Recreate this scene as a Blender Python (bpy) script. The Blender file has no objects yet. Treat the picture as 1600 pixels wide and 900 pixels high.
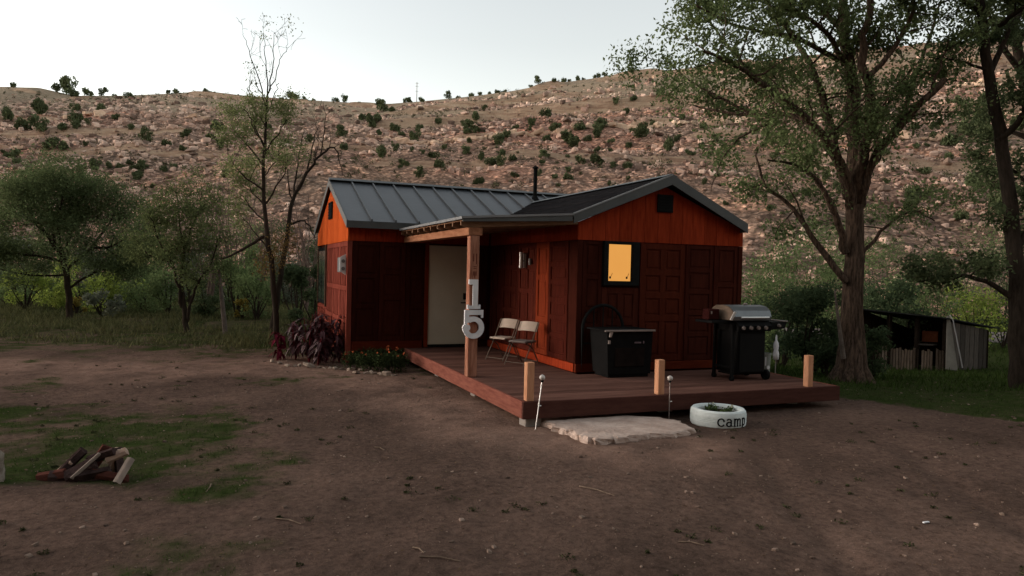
import bpy, bmesh, math, random
import numpy as np
from mathutils import Matrix, Vector
RN = random.Random(7)
S = bpy.context.scene
COL = S.collection
# ------------------------------------------------------------ camera
F, YAW, PIT, ROL, H = 1120.95, 0.3858, -0.0235, 0.0232, 1.815
cY, sY = math.cos(YAW), math.sin(YAW)
fw = Vector((sY*math.cos(PIT), cY*math.cos(PIT), math.sin(PIT)))
rt = Vector((cY, -sY, 0)); up = rt.cross(fw)
r2 = rt*math.cos(ROL)+up*math.sin(ROL); u2 = -rt*math.sin(ROL)+up*math.cos(ROL)
cd = bpy.data.cameras.new('camera'); cam = bpy.data.objects.new('camera', cd); COL.objects.link(cam)
cd.sensor_width = 36; cd.lens = F/1600*36; cd.clip_start = .05; cd.clip_end = 3000
cam.matrix_world = Matrix((( r2.x, u2.x, -fw.x, 0), (r2.y, u2.y, -fw.y, 0), (r2.z, u2.z, -fw.z, H), (0, 0, 0, 1)))
S.camera = cam
# ------------------------------------------------------------ light
SUN_AZ = math.radians(301)          # compass angle from +Y, clockwise: low behind the left end of the hill
SUN_EL = math.radians(2)
w = bpy.data.worlds.new('World'); S.world = w; w.use_nodes = True
nt = w.node_tree; bg = nt.nodes['Background']
sky = nt.nodes.new('ShaderNodeTexSky'); sky.sky_type = 'NISHITA'; sky.sun_disc = False
sky.sun_elevation = SUN_EL; sky.sun_rotation = SUN_AZ
sky.air_density = 1.0; sky.dust_density = 1.0; sky.ozone_density = 1.0
hs = nt.nodes.new('ShaderNodeHueSaturation'); hs.inputs['Saturation'].default_value = 0.28
nt.links.new(sky.outputs[0], hs.inputs['Color']); nt.links.new(hs.outputs[0], bg.inputs[0])
bg.inputs[1].default_value = 0.15
sd = bpy.data.lights.new('sun', 'SUN'); so = bpy.data.objects.new('sun', sd); COL.objects.link(so)
sd.energy = 0.35; sd.angle = math.radians(50); sd.color = (1.0, .80, .66)
sdir = Vector((math.sin(SUN_AZ)*math.cos(math.radians(14)), math.cos(SUN_AZ)*math.cos(math.radians(14)), math.sin(math.radians(14))))
so.rotation_euler = sdir.to_track_quat('Z', 'Y').to_euler()
S.view_settings.view_transform = 'Standard'; S.view_settings.look = 'None'
S.view_settings.exposure = 2.65; S.view_settings.gamma = 1
# ------------------------------------------------------------ coordinates
def xy(u, v): return (u*cY+v*sY, -u*sY+v*cY)          # u right of the camera, v ahead
def uv(x, y): return (x*cY-y*sY, x*sY+y*cY)
def ray(px, py): return fw+r2*((px-800)/F)-u2*((py-450)/F)
def at(px, py, v):                                     # point on a ray at ground distance v ahead
    d = ray(px, py); t = v/(d.x*sY+d.y*cY); return Vector((0, 0, H))+d*t
# ------------------------------------------------------------ noise
def _h(i, j, s):
    n = (i.astype(np.int64)*374761393+j.astype(np.int64)*668265263+s*1442695041) & 0xffffffff
    n = ((n ^ (n >> 13))*1274126177) & 0xffffffff
    return ((n ^ (n >> 16)) & 0xffff)/65535.0
def vn(x, y, s=0):
    x = np.asarray(x, float); y = np.asarray(y, float)
    i = np.floor(x); j = np.floor(y); a = x-i; b = y-j; a = a*a*(3-2*a); b = b*b*(3-2*b)
    return ((_h(i, j, s)*(1-a)+_h(i+1, j, s)*a)*(1-b)+(_h(i, j+1, s)*(1-a)+_h(i+1, j+1, s)*a)*b)
def fbm(x, y, o=4, s=0):
    r = 0; A = .5
    for k in range(o): r = r+A*(vn(x*2**k+k*17.3, y*2**k+k*9.1, s+k)-.5); A *= .5
    return r
def ss(a, b, x): t = np.clip((x-a)/float(b-a), 0, 1); return t*t*(3-2*t)
# ------------------------------------------------------------ terrain
SKYL = [(-900,150),(-300,140),(0,135),(60,137),(120,150),(200,149),(330,143),(380,149),(460,155),(530,159),(600,163),(660,158),
        (740,150),(800,142),(860,131),(930,122),(1000,115),(1100,104),(1200,94),(1300,84),(1400,72),(1500,68),(1600,62),(1900,55),(2400,80)]
VR = 220.0; V0 = 52.0
_t = [at(a, b, VR) for a, b in SKYL]
SU = np.array([uv(p.x, p.y)[0] for p in _t]); SZ = np.array([p.z for p in _t])
def ground_z(x, y):
    u, v = uv(np.asarray(x, float), np.asarray(y, float))
    z = -0.9*ss(10, 24, v)*ss(2, 8, u)
    z = z+.10*ss(15, 30, v)*ss(-2, -8, u)
    z = z+fbm(x*.35, y*.35, 2, 3)*.10*ss(9.5, 16, np.hypot(u-3, v-9)+4)
    d = 1-ss(14, 26, v)
    z = z+d*(fbm(x*1.6, y*1.6, 3, 5)*.055+fbm(x*6, y*6, 3, 8)*.034)
    for o_ in (0.0, 1.55):                                # faint wheel ruts curving in from the right
        r_ = u-2.2-o_+.16*(v-5)**1.0*(-1)-.03*(v-6)**2; z = z-.022*np.exp(-(r_/.13)**2)*d*ss(8.4, 7.0, v)
    return z
BANDS = [(.30,1.8,.9),(.42,2.8,.9),(.535,4.2,1.0),(.66,4.6,1.1),(.80,3.6,.9),(.95,4.0,.6)]
def hill_z(u, v):
    t = np.clip((v-V0)/(VR-V0), 0, 1.0)
    R = np.interp(u, SU, SZ)
    P = .88*t**1.12+.12*ss(0, 1, t)
    tw = P+fbm(u*.02, v*.02, 2, 31)*.05
    z = R*P
    g = (1-t)*np.minimum(t*6, 1)
    z = z+g*(fbm(u*.035+v*.01, v*.02, 4, 11)*13+fbm(u*.12, v*.12, 3, 21)*3.2+fbm(u*.5, v*.5, 3, 27)*1.5)
    for c, a, wd in BANDS:
        m = ss(.34, .58, vn(u*.02+c*50, c*9+u*0, 41)*.6+vn(u*.11, v*.02+c*7, 43)*.4)*(.45+.55*ss(-60, 60, u))
        z = z+m*a*(ss(c-.004, c+.004, tw)-ss(c-.05, c+.06, tw))
    z = z-ss(1.0, 1.9, (v-V0)/(VR-V0))*R*.8
    z = z+(1-ss(0, .08, t))*0
    return z-2.0*(1-ss(0, .04, t))
def Z(x, y): return float(ground_z(x, y))
def G(px, py):                                         # where a ray meets the near ground
    d = ray(px, py); p = Vector((0, 0, H)); t = 1.0
    for k in range(4000):
        q = p+d*t
        if q.z < Z(q.x, q.y): break
        t += .03
    return Vector((q.x, q.y, Z(q.x, q.y)))
# ------------------------------------------------------------ materials
MATS = {}
def mat(name, col, rough=.75, var=.25, scale=6.0, bump=.0, bscale=40.0, rnd=0.0, stretch=None, metal=0, col2=None, spec=0.0, island=0, trans=0, world=False):
    if name in MATS: return MATS[name]
    m = bpy.data.materials.new(name); m.use_nodes = True; n = m.node_tree; L = n.links
    b = n.nodes['Principled BSDF']; b.inputs['Roughness'].default_value = rough; b.inputs['Metallic'].default_value = metal
    b.inputs['Specular IOR Level'].default_value = spec
    tc = n.nodes.new('ShaderNodeTexCoord'); src = tc.outputs['Object']
    if world: src = n.nodes.new('ShaderNodeNewGeometry').outputs['Position']
    if stretch:
        mp = n.nodes.new('ShaderNodeMapping'); mp.inputs['Scale'].default_value = stretch; L.new(src, mp.inputs[0]); src = mp.outputs[0]
    if rnd:
        oi = n.nodes.new('ShaderNodeObjectInfo'); va = n.nodes.new('ShaderNodeVectorMath'); va.operation = 'ADD'
        sc = n.nodes.new('ShaderNodeVectorMath'); sc.operation = 'SCALE'; cb = n.nodes.new('ShaderNodeCombineXYZ')
        for i in range(3): L.new(oi.outputs['Random'], cb.inputs[i])
        L.new(cb.outputs[0], sc.inputs[0]); sc.inputs['Scale'].default_value = 37.0
        L.new(src, va.inputs[0]); L.new(sc.outputs[0], va.inputs[1]); src = va.outputs[0]
    nz = n.nodes.new('ShaderNodeTexNoise'); nz.inputs['Scale'].default_value = scale; nz.inputs['Detail'].default_value = 5; nz.inputs['Roughness'].default_value = .65
    L.new(src, nz.inputs['Vector'])
    c2 = col2 or tuple(min(1, c*(1+var)) for c in col); c1 = tuple(c*(1-var) for c in col) if not col2 else col
    rp = n.nodes.new('ShaderNodeValToRGB'); rp.color_ramp.elements[0].position = .32; rp.color_ramp.elements[1].position = .68
    rp.color_ramp.elements[0].color = (*c1, 1); rp.color_ramp.elements[1].color = (*c2, 1)
    L.new(nz.outputs[0], rp.inputs[0]); out = rp.outputs[0]
    if rnd or island:
        if island: sv = n.nodes.new('ShaderNodeNewGeometry').outputs['Random Per Island']; amt = island
        else: sv = oi.outputs['Random']; amt = rnd
        mr = n.nodes.new('ShaderNodeMapRange'); mr.inputs['To Min'].default_value = 1-amt; mr.inputs['To Max'].default_value = 1+amt
        L.new(sv, mr.inputs[0]); h = n.nodes.new('ShaderNodeHueSaturation'); L.new(out, h.inputs['Color']); L.new(mr.outputs[0], h.inputs['Value']); out = h.outputs[0]
    L.new(out, b.inputs['Base Color'])
    if bump:
        bn = n.nodes.new('ShaderNodeTexNoise'); bn.inputs['Scale'].default_value = bscale; bn.inputs['Detail'].default_value = 4; L.new(src, bn.inputs['Vector'])
        bp = n.nodes.new('ShaderNodeBump'); bp.inputs['Strength'].default_value = bump; bp.inputs['Distance'].default_value = .02
        L.new(bn.outputs[0], bp.inputs['Height']); L.new(bp.outputs[0], b.inputs['Normal'])
    if trans:
        tr = n.nodes.new('ShaderNodeBsdfTranslucent'); mx = n.nodes.new('ShaderNodeMixShader'); mx.inputs[0].default_value = trans
        L.new(out, tr.inputs[0]); L.new(b.outputs[0], mx.inputs[1]); L.new(tr.outputs[0], mx.inputs[2]); L.new(mx.outputs[0], n.nodes['Material Output'].inputs[0])
    MATS[name] = m; return m
def emit(name, col, s):
    m = bpy.data.materials.new(name); m.use_nodes = True; n = m.node_tree; n.nodes.remove(n.nodes['Principled BSDF'])
    e = n.nodes.new('ShaderNodeEmission'); e.inputs[1].default_value = s
    tc = n.nodes.new('ShaderNodeTexCoord'); nz = n.nodes.new('ShaderNodeTexNoise'); nz.inputs['Scale'].default_value = 3
    rp = n.nodes.new('ShaderNodeValToRGB'); rp.color_ramp.elements[0].color = (col[0]*.92, col[1]*.86, col[2]*.8, 1); rp.color_ramp.elements[1].color = (*col, 1)
    n.links.new(tc.outputs['Object'], nz.inputs[0]); n.links.new(nz.outputs[0], rp.inputs[0]); n.links.new(rp.outputs[0], e.inputs[0])
    n.links.new(e.outputs[0], n.nodes['Material Output'].inputs[0]); return m
# ------------------------------------------------------------ mesh builder
class MB:
    def __init__(s): s.v = []; s.f = []
    def add(s, V, Fc):
        o = len(s.v); s.v += [tuple(p) for p in V]; s.f += [tuple(i+o for i in f) for f in Fc]; return s
    def box(s, a, b, c=0, M=None):
        lo = [min(a[i], b[i]) for i in range(3)]; hi = [max(a[i], b[i]) for i in range(3)]
        c = min(c, *[(hi[i]-lo[i])*.45 for i in range(3)])
        cen = Vector([(lo[i]+hi[i])/2 for i in range(3)]); V = []; idx = {}; FF = []
        sg = [(i, j, k) for i in (0, 1) for j in (0, 1) for k in (0, 1)]
        if c <= 0:
            for q in sg: idx[q] = len(V); V.append(Vector([hi[i] if q[i] else lo[i] for i in range(3)]))
            for ax in range(3):
                o = [i for i in range(3) if i != ax]
                for sd_ in (0, 1):
                    f = []
                    for (p, r) in ((0, 0), (1, 0), (1, 1), (0, 1)):
                        q = [0, 0, 0]; q[ax] = sd_; q[o[0]] = p; q[o[1]] = r; f.append(idx[tuple(q)])
                    FF.append(f)
        else:
            for q in sg:
                for ax in range(3):
                    idx[(q, ax)] = len(V)
                    V.append(Vector([(hi[i] if q[i] else lo[i])+(0 if i == ax else (-c if q[i] else c)) for i in range(3)]))
                FF.append([idx[(q, 0)], idx[(q, 1)], idx[(q, 2)]])
            for ax in range(3):
                o = [i for i in range(3) if i != ax]
                for sd_ in (0, 1):
                    f = []
                    for (p, r) in ((0, 0), (1, 0), (1, 1), (0, 1)):
                        q = [0, 0, 0]; q[ax] = sd_; q[o[0]] = p; q[o[1]] = r; f.append(idx[(tuple(q), ax)])
                    FF.append(f)
                for (p, r) in ((0, 0), (1, 0), (1, 1), (0, 1)):   # edges along ax
                    q = [0, 0, 0]; q[o[0]] = p; q[o[1]] = r; q1 = tuple(q); q[ax] = 1; q2 = tuple(q)
                    FF.append([idx[(q1, o[0])], idx[(q2, o[0])], idx[(q2, o[1])], idx[(q1, o[1])]])
        out = []
        for f in FF:
            n = (V[f[1]]-V[f[0]]).cross(V[f[2]]-V[f[0]]); m = sum((V[i] for i in f), Vector())/len(f)-cen
            out.append(f if n.dot(m) > 0 else f[::-1])
        if M: V = [M @ p for p in V]
        return s.add(V, out)
    def tube(s, P, R, n=8, cap=True):
        P = [Vector(p) for p in P]; R = R if isinstance(R, (list, tuple)) else [R]*len(P); V = []; Fc = []
        ref = Vector((0, 0, 1)) if abs((P[-1]-P[0]).normalized().z) < .9 else Vector((1, 0, 0))
        for i, p in enumerate(P):
            d = (P[min(i+1, len(P)-1)]-P[max(i-1, 0)]).normalized()
            a = d.cross(ref).normalized(); b = a.cross(d)
            for k in range(n):
                t = 2*math.pi*k/n; V.append(p+(a*math.cos(t)+b*math.sin(t))*R[i])
        for i in range(len(P)-1):
            for k in range(n):
                k2 = (k+1) % n; Fc.append((i*n+k, i*n+k2, (i+1)*n+k2, (i+1)*n+k))
        if cap: Fc.append(tuple(range(n))[::-1]); Fc.append(tuple(range((len(P)-1)*n, len(P)*n)))
        return s.add(V, Fc)
    def lathe(s, prof, c=(0, 0, 0), n=24, jit=0):
        V = []; Fc = []
        for r, z in prof:
            for k in range(n): t = 2*math.pi*k/n; V.append((c[0]+r*math.cos(t), c[1]+r*math.sin(t), c[2]+z))
        for i in range(len(prof)-1):
            for k in range(n): k2 = (k+1) % n; Fc.append((i*n+k, i*n+k2, (i+1)*n+k2, (i+1)*n+k))
        return s.add(V, Fc)
    def prism(s, poly, vec):
        n = len(poly); v = Vector(vec); P = [Vector(p) for p in poly]
        nn = sum(((P[i]-P[0]).cross(P[(i+1) % n]-P[0]) for i in range(1, n-1)), Vector())
        if nn.dot(v) > 0: P = P[::-1]
        return s.add(P+[p+v for p in P], [tuple(range(n)), tuple(range(n, 2*n))[::-1]]+[(i, i+n, (i+1) % n+n, (i+1) % n) for i in range(n)])
    def mesh(s, name):
        m = bpy.data.meshes.new(name); m.from_pydata(s.v, [], s.f); return m
OFF = {}
def link(name, me, m, parent=None, loc=None, rot=None, smooth=False):
    """link a mesh whose coordinates are world coordinates (loc None) or local to loc (world position)"""
    if isinstance(me, MB): me = me.mesh(name)
    if m and not me.materials: me.materials.append(m)
    if smooth: me.polygons.foreach_set('use_smooth', [True]*len(me.polygons))
    o = bpy.data.objects.new(name, me); COL.objects.link(o)
    po = OFF.get(parent.name, Vector()) if parent else Vector()
    w_ = Vector(loc) if loc is not None else (po if parent else Vector())
    if loc is None and parent: me.transform(Matrix.Translation(-po))
    o.location = w_-po
    if rot: o.rotation_euler = rot
    if parent: o.parent = parent
    OFF[o.name] = w_; return o
def tag(o, label, cat, group=None, kind=None):
    if label: o['label'] = label
    if cat: o['category'] = cat
    if group: o['group'] = group
    if kind: o['kind'] = kind
    return o
def thing(name, loc, label, cat, group=None, rz=0):
    o = bpy.data.objects.new(name, None); COL.objects.link(o); o.location = loc; o.rotation_euler = (0, 0, rz); o.empty_display_size = .1
    OFF[o.name] = Vector(loc); return tag(o, label, cat, group)
def kid(name, me, m, parent, smooth=False, rot=None, loc=(0, 0, 0)):   # mesh in the parent's own coordinates
    if isinstance(me, MB): me = me.mesh(name)
    if m and not me.materials: me.materials.append(m)
    if smooth: me.polygons.foreach_set('use_smooth', [True]*len(me.polygons))
    o = bpy.data.objects.new(name, me); COL.objects.link(o); o.parent = parent; o.location = loc
    if rot: o.rotation_euler = rot
    return o
def dup(o, loc, rz, label=None, group=None, scale=None):
    def cp(a, par):
        c = a.copy(); COL.objects.link(c); c.parent = par
        for ch in a.children: cp(ch, c)
        return c
    c = cp(o, None); c.location = loc; c.rotation_euler = (0, 0, rz)
    if scale: c.scale = scale if isinstance(scale, tuple) else (scale,)*3
    if label: c['label'] = label
    if group: c['group'] = group
    return c
def np_mesh(name, V, Fc, smooth=False):
    me = bpy.data.meshes.new(name); n = len(Fc); k = Fc.shape[1]
    me.vertices.add(len(V)); me.vertices.foreach_set('co', np.asarray(V, np.float32).ravel())
    me.loops.add(n*k); me.loops.foreach_set('vertex_index', Fc.astype(np.int32).ravel())
    me.polygons.add(n); me.polygons.foreach_set('loop_start', np.arange(n, dtype=np.int32)*k)
    me.polygons.foreach_set('use_smooth', np.full(n, smooth)); me.update(calc_edges=True); return me
def grid_mesh(name, X, Y, Zz, smooth=True):
    a, b = X.shape; V = np.stack([X, Y, Zz], -1).reshape(-1, 3); i = np.arange(a*b).reshape(a, b)
    Fc = np.stack([i[:-1, :-1], i[1:, :-1], i[1:, 1:], i[:-1, 1:]], -1).reshape(-1, 4)
    return np_mesh(name, V, Fc, smooth)
rg = np.random.default_rng(5)
def leaves(C, size, n_up=0.0, asp=.55, var=.35):
    """one rhombic leaf at each centre"""
    C = np.asarray(C); n = len(C); a = rg.normal(size=(n, 3)); a /= np.linalg.norm(a, axis=1)[:, None]
    b = rg.normal(size=(n, 3)); b[:, 2] += n_up; b -= a*(a*b).sum(1)[:, None]; b /= np.linalg.norm(b, axis=1)[:, None]
    s = size*(1+var*rg.uniform(-1, 1, n))[:, None]; nn = np.cross(a, b)
    V = np.stack([C-a*s*.5, C+b*s*.5*asp+nn*s*.06, C+a*s*.5, C-b*s*.5*asp+nn*s*.06], 1).reshape(-1, 3)
    return V, np.arange(4*n).reshape(n, 4)
def clumps(centres, rad, per, squash=.8, shell=.5):
    centres = np.asarray(centres); n = len(centres); c = np.repeat(centres, per, 0); rad = np.repeat(np.broadcast_to(rad, (n,)), per)
    d = rg.normal(size=(n*per, 3)); d /= np.linalg.norm(d, axis=1)[:, None]
    r = rg.uniform(0, 1, n*per)**shell
    p = d*(r*rad)[:, None]; p[:, 2] *= squash; return c+p
# ------------------------------------------------------------ ground material
def ground_material():
    m = bpy.data.materials.new('packed_dirt'); m.use_nodes = True; n = m.node_tree; L = n.links; b = n.nodes['Principled BSDF']
    b.inputs['Roughness'].default_value = .95; b.inputs['Specular IOR Level'].default_value = 0
    pos = n.nodes.new('ShaderNodeNewGeometry').outputs['Position']
    def noise(s, d=6, r=.6):
        z = n.nodes.new('ShaderNodeTexNoise'); z.inputs['Scale'].default_value = s; z.inputs['Detail'].default_value = d; z.inputs['Roughness'].default_value = r
        L.new(pos, z.inputs['Vector']); return z.outputs[0]
    def ramp(src, stops):
        r = n.nodes.new('ShaderNodeValToRGB'); e = r.color_ramp.elements
        while len(e) < len(stops): e.new(.5)
        for q, (p, c) in zip(e, stops): q.position = p; q.color = (*c, 1)
        L.new(src, r.inputs[0]); return r.outputs[0]
    def mix(f, a, c, t='MIX'):
        x = n.nodes.new('ShaderNodeMix'); x.data_type = 'RGBA'; x.blend_type = t
        if isinstance(f, float): x.inputs[0].default_value = f
        else: L.new(f, x.inputs[0])
        L.new(a, x.inputs[6]); L.new(c, x.inputs[7]); return x.outputs[2]
    big = ramp(noise(.45, 5), [(.3, (.062, .042, .033)), (.5, (.098, .065, .051)), (.72, (.145, .095, .073))])
    fine = ramp(noise(14, 8, .75), [(.3, (.50,)*3), (.5, (.97,)*3), (.75, (1.45,)*3)])
    c = mix(1.0, big, fine, 'MULTIPLY')
    spk = ramp(noise(60, 3, .5), [(.66, (0, 0, 0)), (.74, (1, 1, 1))])
    pal = ramp(noise(3), [(0, (.30, .22, .17)), (1, (.22, .16, .12))])
    sm = n.nodes.new('ShaderNodeMath'); sm.operation = 'MULTIPLY'; L.new(spk, sm.inputs[0]); sm.inputs[1].default_value = .35
    c = mix(sm.outputs[0], c, pal)
    at_ = n.nodes.new('ShaderNodeAttribute'); at_.attribute_name = 'green'
    gr = ramp(noise(9, 6, .7), [(.3, (.018, .028, .008)), (.7, (.040, .056, .017))])
    aw = n.nodes.new('ShaderNodeAttribute'); aw.attribute_name = 'worn'
    wr = ramp(noise(5, 7, .7), [(.3, (.14, .088, .067)), (.55, (.21, .135, .103)), (.8, (.28, .19, .15))])
    c = mix(aw.outputs['Fac'], c, wr)
    c = mix(at_.outputs['Fac'], c, gr); L.new(c, b.inputs['Base Color'])
    bp = n.nodes.new('ShaderNodeBump'); bp.inputs['Strength'].default_value = 1.0; bp.inputs['Distance'].default_value = .03
    ad = n.nodes.new('ShaderNodeMath'); ad.operation = 'ADD'; L.new(noise(18, 6, .7), ad.inputs[0]); L.new(noise(4, 3), ad.inputs[1])
    L.new(ad.outputs[0], bp.inputs['Height']); L.new(bp.outputs[0], b.inputs['Normal']); return m
def green_mask(x, y):
    """how grassy the ground is at a point (left lawn, right lawn, weeds at the back)"""
    u, v = uv(np.asarray(x, float), np.asarray(y, float)); j = fbm(x*.9, y*.9, 4, 71)*1.6; j2 = fbm(x*3, y*3, 3, 77)
    left = ss(.0, .9, -u-(v-4)*.36-1.1+j*1.1)*ss(5.4, 6.3, v+j)*(1-ss(8.4, 9.6, v+j*.7))
    fl = ss(.0, .5, -u*.0+1.2-np.hypot(u+1.9, v-4.2)*1.6+j)*.38
    left = left*(.45+.75*ss(-.12, .18, fbm(x*1.7, y*1.7, 4, 119)))
    right = ss(0, .5, u-4.9-(11.1-v)*.75+j*.35)*ss(9.2, 10.0, v+(u-6)*.25+j*.3)
    strip = ss(12.0, 17, v+j*2.5+(u+8)*.10)*(1-ss(1.5, 3, u))
    scat = ss(.12, .26, fbm(x*1.2, y*1.2, 3, 91)+j2*.3)*.55*(1-ss(-.6, 1.2, u-(v-8)*.15+3.0))
    back = ss(20, 26, v)
    m_ = np.clip(np.maximum.reduce([left, fl, right, strip*(.6+j2), scat, back]), 0, 1)
    q_n = fbm(x*4.5, y*4.5, 4, 151)*.9+fbm(x*14, y*14, 3, 153)*.5
    return np.clip(ss(.12, .85, m_+q_n*(m_ > .02)*(1-back))*(.9+q_n*.5*(1-back)), 0, 1)
WP = [at(a_, b_, v_) for a_, b_, v_ in ((1000,700,7.6),(800,690,8.6),(680,640,10.6),(560,610,12.0),(430,600,12.6),(300,605,12.2),(150,600,12.0),(-20,590,12.4))]
WP = [(p.x, p.y) for p in WP]
def worn_mask(x, y):
    d = np.full(np.shape(x), 99.0)
    for (ax, ay), (bx, by) in zip(WP, WP[1:]):
        L2 = (bx-ax)**2+(by-ay)**2; t = np.clip(((x-ax)*(bx-ax)+(y-ay)*(by-ay))/L2, 0, 1); d = np.minimum(d, np.hypot(x-ax-t*(bx-ax), y-ay-t*(by-ay)))
    return ss(1.7, .3, d+fbm(x*.9, y*.9, 4, 101)*2.2)*.85*ss(-.35, .25, fbm(x*2.5, y*2.5, 4, 103)+.1)
def axis_pts(lo, hi, c0, c1, fine, k):
    P = list(np.arange(c0, c1+1e-6, fine)); p = c1; s = fine
    while p < hi: s *= 1+k; p += s; P.append(p)
    p = c0; s = fine
    while p > lo: s *= 1+k; p -= s; P.insert(0, p)
    return np.array(P)
gu = axis_pts(-500, 500, -7, 8, .06, .035); gv = axis_pts(-120, 420, 3.4, 13, .055, .035)
U, V_ = np.meshgrid(gu, gv, indexing='ij'); GX = U*cY+V_*sY; GY = -U*sY+V_*cY
gm = grid_mesh('ground', GX, GY, ground_z(GX, GY)); gm.materials.append(ground_material())
a = gm.attributes.new('green', 'FLOAT', 'POINT'); a.data.foreach_set('value', green_mask(GX, GY).ravel().astype(np.float32))
a = gm.attributes.new('worn', 'FLOAT', 'POINT'); a.data.foreach_set('value', worn_mask(GX, GY).ravel().astype(np.float32))
g = bpy.data.objects.new('ground', gm); COL.objects.link(g); tag(g, 'packed reddish brown dirt yard with thin grass patches', None, kind='structure')
# ------------------------------------------------------------ hill
def hill_material():
    m = bpy.data.materials.new('hill_scree'); m.use_nodes = True; n = m.node_tree; L = n.links; b = n.nodes['Principled BSDF']
    b.inputs['Roughness'].default_value = .95; b.inputs['Specular IOR Level'].default_value = .1
    geo = n.nodes.new('ShaderNodeNewGeometry'); pos = geo.outputs['Position']
    def noise(s, d=6, r=.6, st=None):
        z = n.nodes.new('ShaderNodeTexNoise'); z.inputs['Scale'].default_value = s; z.inputs['Detail'].default_value = d; z.inputs['Roughness'].default_value = r
        if st:
            mp = n.nodes.new('ShaderNodeMapping'); mp.inputs['Scale'].default_value = st; L.new(pos, mp.inputs[0]); L.new(mp.outputs[0], z.inputs['Vector'])
        else: L.new(pos, z.inputs['Vector'])
        return z.outputs[0]
    def ramp(src, stops):
        r = n.nodes.new('ShaderNodeValToRGB'); e = r.color_ramp.elements
        while len(e) < len(stops): e.new(.5)
        for q, (p, c) in zip(e, stops): q.position = p; q.color = (*c, 1)
        L.new(src, r.inputs[0]); return r.outputs[0]
    def mix(f, a, c, t='MIX'):
        x = n.nodes.new('ShaderNodeMix'); x.data_type = 'RGBA'; x.blend_type = t
        if isinstance(f, float): x.inputs[0].default_value = f
        else: L.new(f, x.inputs[0])
        L.new(a, x.inputs[6]); L.new(c, x.inputs[7]); return x.outputs[2]
    base = ramp(noise(.022, 5), [(.32, (.30, .235, .175)), (.5, (.42, .295, .225)), (.68, (.50, .275, .205))])
    strat = ramp(noise(.12, 4, .6, (.12, .12, 2.6)), [(.35, (.62, .58, .56)), (.5, (1, 1, 1)), (.7, (1.5, 1.25, 1.1))])
    c = mix(.7, base, mix(1.0, base, strat, 'MULTIPLY'))
    fine = ramp(noise(1.1, 8, .8), [(.3, (.30,)*3), (.5, (1.0,)*3), (.7, (1.95, 1.85, 1.8))])
    c = mix(1.0, c, fine, 'MULTIPLY')
    for sc_, f_ in ((.8, .5), (1.9, .75)):
        vo = n.nodes.new('ShaderNodeTexVoronoi'); vo.inputs['Scale'].default_value = sc_; L.new(pos, vo.inputs['Vector'])
        sp_ = n.nodes.new('ShaderNodeSeparateColor'); L.new(vo.outputs['Color'], sp_.inputs[0])
        edge = ramp(vo.outputs['Distance'], [(.25, (1, 1, 1)), (.62, (.45, .42, .40))])
        cell = ramp(sp_.outputs[0], [(0, (.45, .43, .42)), (.55, (.95, .93, .92)), (.85, (1.75, 1.66, 1.6)), (1, (2.5, 2.35, 2.25))])
        c = mix(f_, c, mix(1.0, c, mix(1.0, cell, edge, 'MULTIPLY'), 'MULTIPLY'))
    at_ = n.nodes.new('ShaderNodeAttribute'); at_.attribute_name = 'grass'
    gr = ramp(noise(.9, 7, .75), [(.3, (.22, .18, .115)), (.7, (.42, .335, .235))])
    c = mix(at_.outputs['Fac'], c, gr)
    sx = n.nodes.new('ShaderNodeSeparateXYZ'); L.new(geo.outputs['True Normal'], sx.inputs[0])
    cl = ramp(sx.outputs[2], [(.62, (1, 1, 1)), (.78, (0, 0, 0))])
    rock = ramp(noise(.6, 6, .7, (.3, .3, 2.5)), [(.3, (.26, .15, .10)), (.5, (.46, .32, .22)), (.75, (.60, .46, .33))])
    c = mix(cl, c, rock); L.new(c, b.inputs['Base Color'])
    bp = n.nodes.new('ShaderNodeBump'); bp.inputs['Strength'].default_value = 1.0; bp.inputs['Distance'].default_value = .8
    L.new(noise(.9, 8, .75), bp.inputs['Height']); L.new(bp.outputs[0], b.inputs['Normal']); return m
hu = np.arange(-330, 331, 1.05); hv = np.concatenate([np.arange(50, 236, .75), np.arange(237, 420, 6)])
U, V_ = np.meshgrid(hu, hv, indexing='ij'); HZ = hill_z(U, V_)
hm = grid_mesh('hill', U*cY+V_*sY, -U*sY+V_*cY, HZ, False); hm.materials.append(hill_material())
T = (V_-V0)/(VR-V0); gs = ss(.70, .80, T+.06+fbm(U*.03, V_*.03, 3, 51)*.35)*ss(-.2, .1, fbm(U*.05, V_*.05, 3, 55)+.12)*(1-ss(.93, .97, T)*ss(0, 60, U))*.8
a = hm.attributes.new('grass', 'FLOAT', 'POINT'); a.data.foreach_set('value', gs.ravel().astype(np.float32))
h = bpy.data.objects.new('hill', hm); COL.objects.link(h); tag(h, 'steep rocky desert hillside in pink and tan behind the cabin', None, kind='structure')
def hill_pt(px, py):                                   # first hit of a ray with the hill
    d = ray(px, py); k = d.x*sY+d.y*cY
    vs = np.arange(V0, VR+3, .5); pz = H+d.z*vs/k; u = (d.x*cY-d.y*sY)*vs/k
    hit = np.nonzero(pz < hill_z(u, vs))[0]
    i = hit[0] if len(hit) else len(vs)-3
    x, y = xy(u[i], vs[i]); return Vector((x, y, float(hill_z(u[i], vs[i])))), vs[i]
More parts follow.
